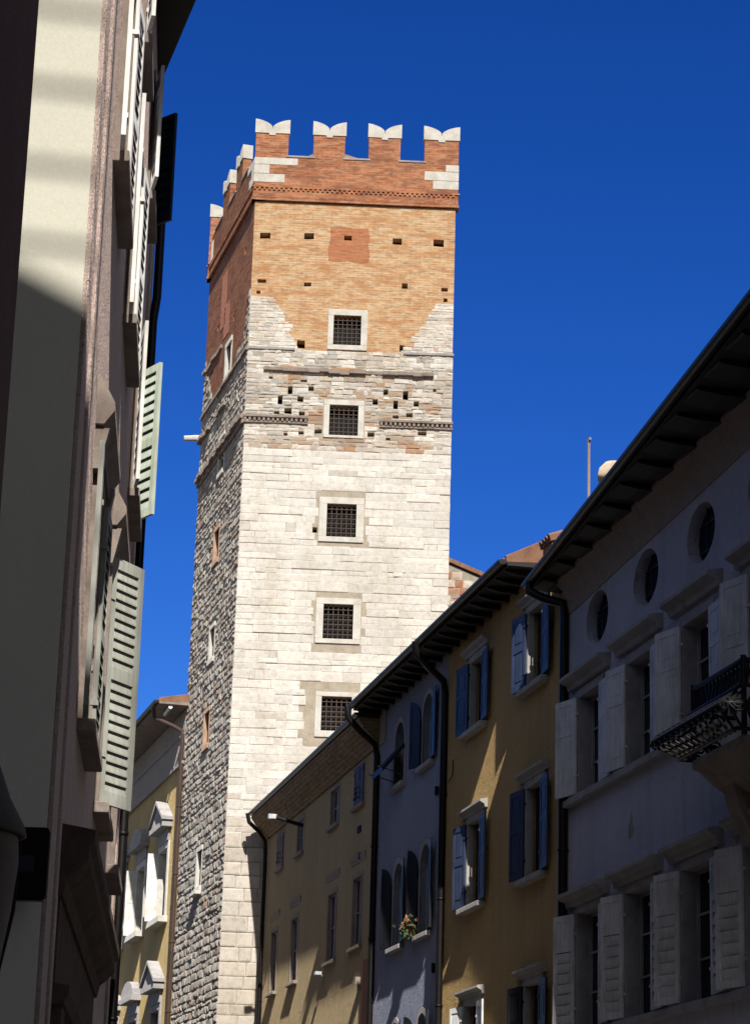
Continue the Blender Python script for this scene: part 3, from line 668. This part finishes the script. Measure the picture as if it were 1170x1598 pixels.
for u, zz in ((12.55, 11.0), (12.75, 11.0), (12.8, 10.35)): mb = MB(); mb.box(u, u + .05, -.05, 0, zz, zz + .16); OC.part('wall_hook', mb, 'iron')

# ------------------------------------------------------------------ blue house
BL = ROW.thing('blue_house', 14.62, 'narrow slate blue house with round arched windows between ochre and yellow houses', 'house')
BW = [(16.15, 17.1, 11.45, 12.85), (18.75, 19.7, 11.45, 12.95), (16.35, 17.3, 7.9, 9.7), (18.8, 19.75, 7.9, 9.75), (16.35, 17.3, 4.5, 6.3), (18.8, 19.75, 4.5, 6.3)]
shell(BL, 14.62, 20.9, 13.5, [arch(*q) for q in BW], 'blue', .2)
ar = ('arch', 1.05)
window(BL, *BW[0], depth=.2, glaz='sash', sill=(.16, .12, .1), frame=(.12, .02), arch_r=1)
window(BL, *BW[1], depth=.2, glaz='sash', sill=(.16, .12, .1), frame=(.12, .02), arch_r=1, shut=[('l', 165, .47, ('arch', .98), 'blackshut', -.05), ('r', 176, .47, ('arch', .98), 'blueshut', -.05)])
for q in BW[2:]: window(BL, *q, depth=.2, glaz='sash', sill=(.16, .12, .1), frame=(.12, .02), arch_r=1, shut=[('l', 166, .47, ('arch', 1.33), 'blackshut', -.05), ('r', 172, .47, ('arch', 1.33), 'blackshut', -.05)])
wo = [c for c in BL.e.children if c.name.startswith('window')][0]
mb = MB(); mb.prism([(-.02, 12.3), (-.02, 12.2), (-.5, 11.62), (-.5, 11.74)], 'x', 16.1, 17.15); mb.tube([(16.12, -.0, 11.6), (16.12, -.6, 11.74)], .012, 6); mb.tube([(17.12, 0, 11.6), (17.12, -.6, 11.74)], .012, 6)
BL.part('awning_flap', mb, 'blackshut', wo)
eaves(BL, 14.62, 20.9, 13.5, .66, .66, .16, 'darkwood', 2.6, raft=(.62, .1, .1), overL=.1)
downpipe(BL, [(14.9, -.86, 13.5), (14.9, -.84, 13.25), (14.8, -.5, 12.95), (14.66, -.14, 12.72), (14.64, -.08, 12.45), (14.64, -.08, 0)], .075)
mb = MB(); mb.box(14.63, 15.2, -.03, .0, 12.7, 13.49); BL.part('corner_plaster', mb, 'cove')
mb = MB(); mb.box(20.3, 20.34, -.1, 0, 10.6, 10.78); mb.tube([(20.32, -.09, 10.6), (20.6, -.06, 10.5)], .012, 6); BL.part('wall_hook', mb, 'iron')
mb = MB(); mb.box(20.3, 20.34, -.1, 0, 7.0, 7.2); BL.part('wall_hook', mb, 'iron')
# flowers on the blue sill
o = bpy.data.objects.new('flower_pot', None); col.objects.link(o); p = ROW.O + ROW.u * 18.72 + ROW.n * -.11; o.location = (p.x, p.y, 7.9); o.rotation_euler = (0, 0, ROW.rot)
tag(o, 'small clay pot of orange flowers on a blue house window sill', 'flower pot'); FP = Thing(o, 0)
mb = MB(); mb.lathe([(0, 0), (.085, 0), (.12, .2), (.13, .2), (.13, .23), (.1, .23), (0, .2)], (0, -.06, 0), 14); FP.part('pot', mb, 'clay')
for nm, mt, k in (('foliage', 'leaf', 90), ('blossom', 'petal', 26)):
    mb = MB()
    for i in range(k):
        c = Vector((rnd.gauss(0, .14), rnd.gauss(-.08, .1), rnd.uniform(.15, .42) if mt == 'petal' else rnd.uniform(-.1, .42))); a, b = Vector((rnd.uniform(-1, 1), rnd.uniform(-1, 1), rnd.uniform(-1, 1))).normalized() * .05, Vector((rnd.uniform(-1, 1), rnd.uniform(-1, 1), rnd.uniform(-1, 1))).normalized() * .04
        mb.add([c - a, c - b, c + a, c + b], [(0, 1, 2, 3)])
    FP.part(nm, mb, mt)

# ------------------------------------------------------------------ yellow house
YE = ROW.thing('yellow_house', 20.9, 'mustard yellow house with slate blue shutters and dark overhanging eaves', 'house')
YW = [(22.75, 23.8, 11.42, 12.82), (26.85, 27.9, 11.42, 12.85), (22.75, 23.8, 7.98, 9.62), (26.85, 27.9, 7.98, 9.62), (22.75, 23.8, 4.5, 6.14), (26.85, 27.9, 4.5, 6.14)]
shell(YE, 20.9, 29.36, 13.5, [rect(*q) for q in YW], 'yellow', .3)
for i, q in enumerate(YW):
    sm = 'blueshut' if i < 4 else ('whiteshut' if i == 4 else 'blackshut')
    window(YE, *q, depth=.17, glaz=None if i else None, sill=(.26, .16, .1), frame=(.13, .03), pane='void' if i != 1 else 'glass',
           stone_m='pale_stone', hood=(q[3] + (.13 if i < 2 else .12), .33, .15, .17), shut=[('l', 172, .6, ('panel', .52), sm, -.06), ('r', 175, .6, ('panel', .52), sm, -.06)])
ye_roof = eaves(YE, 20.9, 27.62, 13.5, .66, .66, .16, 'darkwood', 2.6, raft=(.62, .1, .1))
downpipe(YE, [(21.5, -.86, 13.5), (21.45, -.84, 13.3), (21.2, -.5, 13.05), (20.96, -.12, 12.85), (20.93, -.08, 12.6), (20.93, -.08, 0)], .075)
mb = MB(); mb.tube([(21.3, -.05, 10.7), (21.6, -.05, 10.8), (21.6, -.05, 11.1)], .012, 6); YE.part('wall_hook', mb, 'iron')
# raised end wall of the roof with its own tiles
mb = MB(); mb.box(28.04, 28.6, -.1, 1.2, 13.5, 13.72); YE.part('fire_wall', mb, 'orange')
mb = MB(); mb.prism([(-.14, 13.72), (-.14, 13.80), (1.0, 14.2), (2.0, 13.9), (2.0, 13.78), (1.0, 14.1)], 'x', 28.0, 28.66); 
for k in range(4): u = 28.08 + k * .175; mb.tube([(u, -.16, 13.79), (u, 1.0, 14.21)], .07, 6)
YE.part('fire_wall_tiles', mb, 'tile')

# ------------------------------------------------------------------ white house, nearest on the right
WE = 56.0; SL = .038
WH = ROW.thing('white_house', 29.36, 'pale lavender white house with round attic windows, white shutters and an iron balcony', 'house')
UP = [(30.02 + 2.58 * k, 31.2 + 2.58 * k, 8.95, 10.62) for k in range(8)]; UP[3] = (37.95, 39.15, 8.12, 10.7)
LO = [(29.95 + 2.55 * k, 31.2 + 2.55 * k, 5.1, 7.02) for k in range(8)]
GR = [(30.4 + 2.6 * k, 32.0 + 2.6 * k, .2, 3.2) for k in range(8)]
OCU = [(30.92 + 2.5 * k, 11.79 + .03 * k) for k in range(8)]
mb = MB().sheet([(29.37, 0), (WE, 0), (WE, 13.0 + SL * (WE - 29.37)), (29.37, 13.0)], [rect(*q) for q in UP + LO + GR] + [circ(c, zc, .6, .45) for c, zc in OCU], .34)
mb.add([(29.37, 0, 0), (29.37, 9, 0), (WE, 9, 0), (WE, 0, 0), (29.37, 0, 13.0), (29.37, 9, 13.0), (WE, 9, 13.0 + SL * (WE - 29.37)), (WE, 0, 13.0 + SL * (WE - 29.37))], [(0, 1, 5, 4), (1, 2, 6, 5), (2, 3, 7, 6), (4, 5, 6, 7)])
WH.part('wall', mb, 'lavender')
mb = MB()
for c, zc in OCU: pass
for i, q in enumerate(UP):
    window(WH, *q, depth=.25, glaz='sash', sill=None, frame=(.13, .035), hood=(10.80 + .02 * i, .46, .24, .24), stone_m='grey_stone',
           shut=[('l', 164 if i != 1 else 170, .62, ('panel', .62), 'whiteshut', -.07), ('r', 177, .6, ('panel', .62), 'whiteshut', -.05)])
for i, q in enumerate(LO):
    window(WH, *q, depth=.25, glaz='sash', sill=None, frame=(.13, .035), hood=(7.14 + .01 * i, .44, .24, .25), stone_m='grey_stone',
           shut=[('l', 165, .62, ('mixed', .68, .15), 'whiteshut', -.07), ('r', 176, .6, ('mixed', .68, .15), 'whiteshut', -.05)])
for q in GR: window(WH, *q, depth=.34, frame=(.15, .04))
for c, zc in OCU:
    mw = MB(); mw.prism(circ(c, zc, .61, .46), 'y', .19, .22); wo = WH.part('round_window', mw, 'void')
    mf = MB()
    for k in (-.16, .16): mf.box(c + k - .012, c + k + .012, .15, .17, zc - .55, zc + .55)
    for k in (-.2, .2): mf.box(c - .49, c + .49, .155, .175, zc + k - .012, zc + k + .012)
    WH.part('grille', mf, 'iron', wo)
for zz in (8.83, 4.98): mb = MB(); mb.box(29.40, WE, -.13, 0, zz, zz + .12) if zz < 6 else (mb.box(29.40, 37.55, -.13, 0, zz, zz + .12), mb.box(39.65, WE, -.13, 0, zz, zz + .12)); WH.part('sill_course', mb, 'grey_stone', None, .015)
# cove under the eaves
cv = MB(); pf = [(.0, 12.20), (-.02, 12.20), (-.06, 12.42), (-.14, 12.62), (-.26, 12.74), (-.26, 12.79), (.0, 12.79)]; n = len(pf)
cv.add([(29.37, y, z) for y, z in pf] + [(WE, y, z + SL * (WE - 29.37)) for y, z in pf], [tuple(range(n)), tuple(range(n, 2 * n))] + [(i, (i + 1) % n, n + (i + 1) % n, n + i) for i in range(n)])
WH.part('eaves_cove', cv, 'cove')
off = lambda u: .54 + .054 * (u - 28.6)
ro = eaves(WH, 28.7, WE, 12.78, off(28.7), off(WE), .13, 'darkwood', 2.6, raft=(1.0, .62, .07), mat='tile', dz=SL * (WE - 28.7))
downpipe(WH, [(29.0, -.62, 12.85), (29.0, -.62, 12.66), (29.2, -.4, 12.5), (29.36, -.12, 12.4), (29.38, -.10, 12.2), (29.38, -.10, 0)], .08)
mb = MB(); n = 9; mb.add([(32.68 + x, -.004, 8.02 + y_) for x, y_ in ((-.14, -.14), (-.05, -.2), (.08, -.15), (.15, -.08), (.1, .02), (.07, .16), (.0, .24), (-.03, .1), (-.12, .03))], [tuple(range(9))]); WH.part('wall_stain', mb, 'grime')
# mast and chimney on the roof
mb = MB(); mb.tube([(26.6, 1.2, 14.2), (26.6, 1.2, 16.38)], .026, 8); mb.box(26.52, 26.68, 1.18, 1.22, 16.36, 16.41); YE.part('mast', mb, 'tan_stone', ye_roof)
mb = MB(); mb.lathe([(.26, 13.8), (.26, 15.12), (.29, 15.12), (.29, 15.22), (.26, 15.36), (.16, 15.46), (0, 15.5)], (28.1, 1.2, 0), 18); YE.part('chimney', mb, stone('chimney_render', (.62, .52, .38), (.45, .36, .25), 4, .4, .02), ye_roof)
# balcony
bs = MB(); bs.prism([(0, 7.55), (-.25, 7.6), (-.5, 7.76), (-.7, 7.93), (-.8, 7.97), (-.8, 8.08), (0, 8.08)], 'x', 37.68, 39.6); 
BAL = WH.part('balcony', bs, 'tan_stone')
for u in (37.85, 39.05):
    cb = MB(); cb.prism([(0, 6.9), (-.14, 6.95), (-.26, 7.2), (-.36, 7.42), (-.44, 7.74), (0, 7.74)], 'x', u, u + .4); WH.part('corbel', cb, 'tan_stone', BAL)
rl = MB(); B0, B1, PR = 37.7, 39.58, .78
def rail_pt(t, belly, z):    # t runs round the three sides
    L1 = PR; L2 = B1 - B0; s = t * (2 * L1 + L2)
    if s < L1: return (B0 - belly, -s - belly * s / L1, z)
    if s < L1 + L2: return (B0 + (s - L1) * (L2 + 2 * belly) / L2 - belly, -PR - belly, z)
    return (B1 + belly, -PR - belly + (s - L1 - L2) * (PR + belly) / L1, z)
bel = lambda z: .46 * math.exp(-((z - 8.36) / .24) ** 2)
for zz in (8.12, 8.38, 8.72, 9.06):
    rl.tube([rail_pt(k / 40, bel(zz), zz) for k in range(41)], .03 if zz < 9.0 else .04, 6)
for k in range(25):
    t = k / 24; rl.tube([rail_pt(t, bel(zz), zz) for zz in (8.1, 8.18, 8.27, 8.38, 8.48, 8.58, 8.72, 8.9, 9.06)], .021, 5)
for k in range(24):       # scrolls filling the belly
    t0 = (k + .5) / 24; pts = []
    for q in range(13):
        an = q / 12 * 4 * math.pi; rr = .10 * (1 - q / 15)
        pts.append(rail_pt(min(.999, max(.001, t0 + rr * math.cos(an) / 3.5)), bel(8.36 + rr * math.sin(an)) + .01, 8.36 + rr * math.sin(an) * 1.1))
    rl.tube(pts, .018, 4)
    pts = [rail_pt(min(.999, max(.001, t0 + .045 * math.cos(an * math.pi / 5) / 3.5)), 0, 8.88 + .11 * math.sin(an * math.pi / 5)) for an in range(11)]
    rl.tube(pts, .015, 4)
for x in (B0, B1): rl.tube([(x, -PR, 8.08), (x, -PR, 9.12)], .04, 8)
WH.part('railing', rl, 'iron', BAL)

# ------------------------------------------------------------------ palazzo beyond the tower
PA = PAL.thing('yellow_palazzo', 0, 'sunlit yellow palazzo with white pedimented windows beyond the tower', 'palazzo')
PWX = [-2.8, -7.0, -11.05]
PW = [(c - .75, c + .75, 11.65, 13.9) for c in PWX] + [(c - .75, c + .75, 6.2, 8.75) for c in PWX] + [(c - .75, c + .75, 1.5, 4) for c in PWX]
shell(PA, -12.95, 0.05, 18.3, [rect(*q) for q in PW], 'pal', .45)
for i, q in enumerate(PW):
    c = (q[0] + q[1]) / 2
    wo = window(PA, *q, depth=.45, glaz='sash', frame=(.2, .05), sill=(.42, .3, .2), stone_m='white_stone' if i < 3 else 'grey_stone', pane='void',
                shut=[('l', 100, .6, ('panel', .5), 'brightshut', .2)] if i < 3 else [])
    zb = q[3] + .2
    m2 = MB(); m2.box(c - .95, c + .95, -.08, 0, zb, zb + .4); m2.box(c - 1.2, c + 1.2, -.34, 0, zb + .4, zb + .58)
    if i % 3 == 1: m2.prism([(c - 1.2, zb + .58)] + [(c - 1.2 * math.cos(k * math.pi / 8), zb + .58 + .52 * math.sin(k * math.pi / 8)) for k in range(9)][1:-1] + [(c + 1.2, zb + .58)], 'y', -.30, 0)
    else: m2.prism([(c - 1.2, zb + .58), (c + 1.2, zb + .58), (c, zb + 1.2)], 'y', -.30, 0); 
    if i % 3 != 1: m2.prism([(c - 1.28, zb + .6), (c, zb + 1.26), (c + 1.28, zb + .6), (c + 1.28, zb + .72), (c, zb + 1.38), (c - 1.28, zb + .72)], 'y', -.38, 0)
    PA.part('pediment', m2, 'grey_stone', wo, .012)
mb = MB(); mb.box(-12.95, .05, -.04, 0, 16.35, 18.0); mb.box(-12.95, .05, -.1, 0, 16.25, 16.35); mb.box(-12.95, .05, -.08, 0, 17.2, 17.26); PA.part('frieze', mb, 'frieze')
eaves(PA, -12.95, .05, 18.05, 1.0, 1.0, .16, 'tan_stone', 1.1, overR=.35, mat='tile')
downpipe(PA, [(-.25, -1.06, 18.0), (-.22, -1.0, 17.7), (-.1, -.4, 17.45), (-.03, -.12, 17.3), (-.02, -.1, 17.0), (-.02, -.1, 0)], .07, 'brownwood')
mb = MB(); mb.tube([(-.9, -.55, 17.98), (.32, -.6, 17.98)], .07, 8); PA.part('overflow_pipe', mb, 'zinc')
OR = PAL.thing('orange_house', -12.97, 'thin sunlit sliver of an orange house beyond the yellow palazzo', 'house')
shell(OR, -22, -12.96, 16.0, [rect(-16, -14.8, 9, 11)], 'orange', .3); window(OR, -16, -14.8, 9, 11, depth=.3, glaz='sash', frame=(.15, .03), sill=(.2, .15, .1), stone_m='white_stone')
eaves(OR, -22, -12.96, 16.0, .6, .6, .2, 'brownwood', 2.4)

# ------------------------------------------------------------------ pink house, left side of the street
PK = LEF.thing('pink_house', -6.0, 'pink plastered house at left with white shutters and carved window hoods, seen edge on', 'house')
U0, U1 = -6.02, 6.3
cols_ = [-2.75, .55, 4.0]
MIDW = [(c - .55, c + .55, 5.08, 7.0) for c in cols_]; UPW = [(c - .52, c + .52, 9.3, 11.3) for c in cols_]; UPW[2] = (3.48, 4.52, 8.8, 10.5); MIDW[1] = (0.0, 1.1, 5.08, 7.22); ATW = [(c - .45, c + .45, 12.1, 13.4) for c in cols_[1:]]
mb = MB().sheet(rect(U0, U1, 0, 14.1), [rect(*q) for q in MIDW + UPW + ATW], .25)
q = [(U0, 0), (U0, 9), (U1, 9), (U1, 0)]
mb.add([(a, b, zz) for zz in (0, 14.1) for a, b in q], [(1, 2, 6, 5), (2, 3, 7, 6), (4, 5, 6, 7)]); PK.part('wall', mb, 'pink')
mb = MB(); mb.box(U0 - .02, U0 + .02, .0, 9, 0, 14.1); PK.part('end_wall', mb, 'cream')
for q in MIDW:
    i = MIDW.index(q)
    wo = window(PK, *q, depth=.25, glaz='sash', frame=(.14, .04), sill=(.22, .13, .09), stone_m='tan_stone' if i else 'tan_stone',
                shut=[('l', 178, .5, ('louvre', .46, .085), 'greenshut', -.05), ('r', 178, .5, ('louvre', .46, .085), 'greenshut', -.05)] if i == 0 else [('l', 31, .5, ('louvre', .5, .085), 'greenshut', -.02), ('r', 178, .5, ('louvre', .46, .085), 'greenshut', -.05)] if i == 1 else [])
    a0, a1 = q[0] - .3, q[1] + .3; m2 = MB(); zb = q[3] + .16
    m2.box(q[0] - .16, q[1] + .16, -.06, 0, zb - .1, zb + .05)
    m2.prism([(0, zb + .02), (-.06, zb + .02), (-.13, zb + .12), (-.13, zb + .18), (-.03, zb + .36), (0, zb + .36)], 'x', a0, a1)
    for u in (q[0] - .26, q[1] + .1): m2.prism([(0, zb - .3), (-.04, zb - .3), (-.1, zb), (0, zb)], 'x', u, u + .16)
    PK.part('hood', m2, 'tan_stone', wo)
for q in UPW:
    i = UPW.index(q)
    window(PK, *q, depth=.25, glaz='sash', frame=(.13, .04), sill=(.32, .12, .09), stone_m='tan_stone',
           shut=[('l', 177, .5, ('louvre', .46, .1), 'brightshut', -.05), ('r', 176, .5, ('louvre', .46, .1), 'brightshut', -.05)] if i < 2 else [('l', 174, .5, ('louvre', .46, .1), 'brightshut', -.05), ('r', 31, .42, ('louvre', .46, .1), 'mintshut', -.02)])
for i, q in enumerate(ATW): window(PK, *q, depth=.25, glaz='sash', frame=(.1, .03), sill=(.16, .1, .1), stone_m='tan_stone', shut=[('l', 172, .42, ('louvre', .5, .1), 'brightshut', -.05)] + ([('r', 45, .32, ('louvre', .5, .1), 'navy', -.02)] if i else []))
for k, (a0, a1, p) in enumerate(((U0 + .0, U0 + .5, .03), (U0 + .5, U0 + .72, .05), (U0 + .74, U0 + .95, .03), (U1 - .9, U1, .03))): mb = MB(); mb.box(a0, a1, -p, 0, .0, 14.0); PK.part('pilaster', mb, 'pink', None, .008)
mb = MB(); mb.box(U0 - .026, U0 - .02, .42, .52, 0, 14.0); PK.part('edge_moulding', mb, 'rosy')
# chamfered eaves of the far corner
zt = 14.08; mb = MB()
pl = [(-8.0, -.12), (.45, -.12), (.9, -.8), (3.0, -.405), (5.1, 0.0), (6.9, .05), (6.9, 9.2), (-8.0, 9.2)]
pl = [(-6.0, .02), (1.1, .02), (1.1, -.78), (3.0, -.405), (5.1, -.0), (6.9, .0), (6.9, 9.2), (-6.0, 9.2)]
mb.prism(pl, 'z', zt, zt + .14); PK.part('soffit', mb, 'darkwood')
mb = MB(); mb.prism([(a, b - .03 if b < .5 else b) for a, b in pl], 'z', zt + .14, zt + .24); mb.prism([(-6, 14.32), (6.9, 14.32), (6.9, 14.4), (.5, 17), (-6, 15)], 'y', .6, 9); PK.part('roof', mb, 'tile')
downpipe(PK, [(5.9, -.1, 14.05), (5.9, -.1, 11.9), (5.9, -.07, 11.6), (5.9, -.07, 0)], .05)
# shop-front entablature
EA, EB = -5.35, 1.0
mb = MB()
mb.prism([(0, 3.62), (-.08, 3.62), (-.10, 3.72), (-.15, 3.76), (-.22, 3.84), (-.22, 3.92), (-.25, 3.95), (-.25, 4.02), (0, 4.06)], 'x', EA, EB)
EN = PK.part('shop_cornice', mb, 'brown_stone')
mb = MB(); mb.box(EA + .1, EB - .1, -.06, 0, 3.1, 3.62); mb.prism([(0, 2.98), (-.12, 3.0), (-.15, 3.06), (-.15, 3.1), (0, 3.12)], 'x', EA + .05, EB - .05); PK.part('frieze', mb, 'brown_stone', EN)
for u in (EA + .12, -2.4, EB - .5): mb = MB(); mb.box(u, u + .4, -.11, 0, 0, 2.98); PK.part('pilaster', mb, 'brown_stone', EN)

# black sign plate on the cream end wall
sg = MB(); W_, H_ = .17, .40
o = bpy.data.objects.new('sign_plate', None); col.objects.link(o); p = LEF.O + LEF.u * (U0 - .05); o.location = (-1.80, 13.72, 3.46); tag(o, 'black rounded sign plate with a small grey square on cream wall', 'sign'); SG = Thing(o, 0)
def rrect(x0, x1, z0, z1, r, n=5):
    pts = []
    for cx, cz, a in ((x1 - r, z1 - r, 0), (x0 + r, z1 - r, 90), (x0 + r, z0 + r, 180), (x1 - r, z0 + r, 270)):
        pts += [(cx + r * math.cos(R(a + 90 * k / n)), cz + r * math.sin(R(a + 90 * k / n))) for k in range(n + 1)]
    return pts
sg.prism(rrect(-.16, .03, 0, .41, .025), 'y', 0, .06); SG.part('plate', sg, 'signblack')
sg = MB(); sg.prism(rrect(-.13, -.045, .16, .25, .006), 'y', -.006, 0); SG.part('emblem', sg, 'signgrey')
sg = MB(); sg.box(-.12, -.06, .06, .32, .18, .24); SG.part('bracket', sg, 'iron')

# maroon house, nearest on the left
NL = Frame((-1.272, 8.0), azv(-3.9))
MR = NL.thing('maroon_house', 0, 'dark maroon house corner in deep shade at the left edge', 'house')
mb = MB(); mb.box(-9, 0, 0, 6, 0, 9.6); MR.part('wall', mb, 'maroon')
mb = MB(); mb.box(-9, -.5, 2.6, 12, 9.6, 23); MR.part('shade_block', mb, 'maroon')  # added upper block, out of view, blocks sky light from the cream wall
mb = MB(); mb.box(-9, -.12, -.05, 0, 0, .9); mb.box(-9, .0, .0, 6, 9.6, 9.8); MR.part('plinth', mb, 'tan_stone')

# street lantern at the left edge
o = bpy.data.objects.new('street_lantern', None); col.objects.link(o); o.location = (-1.0, 6.0, 2.62); tag(o, 'dark conical capped street lantern at the lower left edge', 'street lamp'); LAN = Thing(o, 0)
mb = MB(); mb.lathe([(0, .34), (.03, .33), (.05, .26), (.09, .16), (.125, .07), (.165, .0), (.17, -.02), (.155, -.025), (.14, .0), (0, .05)], (0, 0, 0), 24); LAN.part('cap', mb, simple('bronze_grey_metal', (.13, .115, .095), .6, 0))
mb = MB(); mb.lathe([(.15, -.02), (.155, -.08), (.145, -.2), (.125, -.33), (.11, -.40), (0, -.40)], (0, 0, 0), 24); LAN.part('lamp_glass', mb, 'lampglass')
mb = MB(); mb.lathe([(.112, -.395), (.118, -.42), (.07, -.46), (.02, -.5), (0, -.5)], (0, 0, 0), 20)
for k in range(6): an = k * math.pi / 3 + .3; mb.tube([(.157 * math.cos(an), .157 * math.sin(an), -.03), (.15 * math.cos(an), .15 * math.sin(an), -.2), (.113 * math.cos(an), .113 * math.sin(an), -.41)], .006, 5)
LAN.part('cage', mb, 'iron')
mb = MB(); mb.tube([(0, 0, .33), (0, 0, .42), (-.05, 0, .5), (-.2, 0, .5)], .014, 8); LAN.part('bracket', mb, 'iron')

# ------------------------------------------------------------------ unseen house behind the viewer, added for its shade; rails band the cream wall
o = bpy.data.objects.new('shade_house', None); col.objects.link(o); o.location = (0, -2.0, 0); tag(o, 'unseen tall plain house added behind the viewer to cast shade on the left houses', 'house'); TH = Thing(o, 0)
LFT = 16 / math.cos(R(TRAVEL)) * math.tan(R(SUN_EL)); SHX = -16 * math.tan(R(TRAVEL))
xa, xb, za, zb_ = -2.24 + SHX, -1.80 + SHX, 7.33 + LFT, 7.13 + LFT
mb = MB(); mb.prism([(-9, 0), (6, 0), (6, 32), (1.7, 32), (1.6, za - (1.6 - xa) * .45), (xa, za), (-2.1, za + .3), (-2.2, 32), (-9, 32)], 'y', -9, 0); TH.part('wall', mb, 'cove')
mb = MB()
for z_ in (9.10, 8.56, 8.02, 7.50): mb.box(-6, 2.2, -.06, -.03, z_ + LFT - .025, z_ + LFT + .025)
for x in (-5.9, -3.2, 2.0): mb.box(x, x + .04, -.07, -.02, za - 1.5, 9.12 + LFT)
TH.part('shadow_rails', mb, 'iron')  # added bars, spaced to throw soft shadow bands on the end wall
# unseen house added at right to keep sky light off the cream wall
GH = ROW.thing('grey_shade_house', 56.1, 'unseen grey plastered house added at right to darken the street', 'house')
shell(GH, 56.1, 74, 15, [rect(58 + 3.5 * k, 59.2 + 3.5 * k, z_, z_ + 1.9) for k in range(4) for z_ in (1.5, 5.2, 8.9)], 'frieze', .3)
for k in range(4):
    for z_ in (1.5, 5.2, 8.9): window(GH, 58 + 3.5 * k, 59.2 + 3.5 * k, z_, z_ + 1.9, depth=.3, glaz=None)
eaves(GH, 56.1, 74, 15, .5, .5)
# unseen house added behind the pink one to darken the right-hand row
HL = Frame((-3.9, 28.2), (-.128, .9918))
LR = HL.thing('brown_shade_house', 0, 'unseen brown plastered house added behind the pink house to shade the right row', 'house')
shell(LR, 0, 44, 13.2, [rect(3 + 4 * k, 4.2 + 4 * k, z_, z_ + 1.9) for k in range(10) for z_ in (1.5, 5.2, 8.9)], 'cove', .3)
for k in range(10):
    for z_ in (1.5, 5.2, 8.9): window(LR, 3 + 4 * k, 4.2 + 4 * k, z_, z_ + 1.9, depth=.3, glaz=None)
eaves(LR, 0, 44, 13.2, .3, .3, rise=1.5)
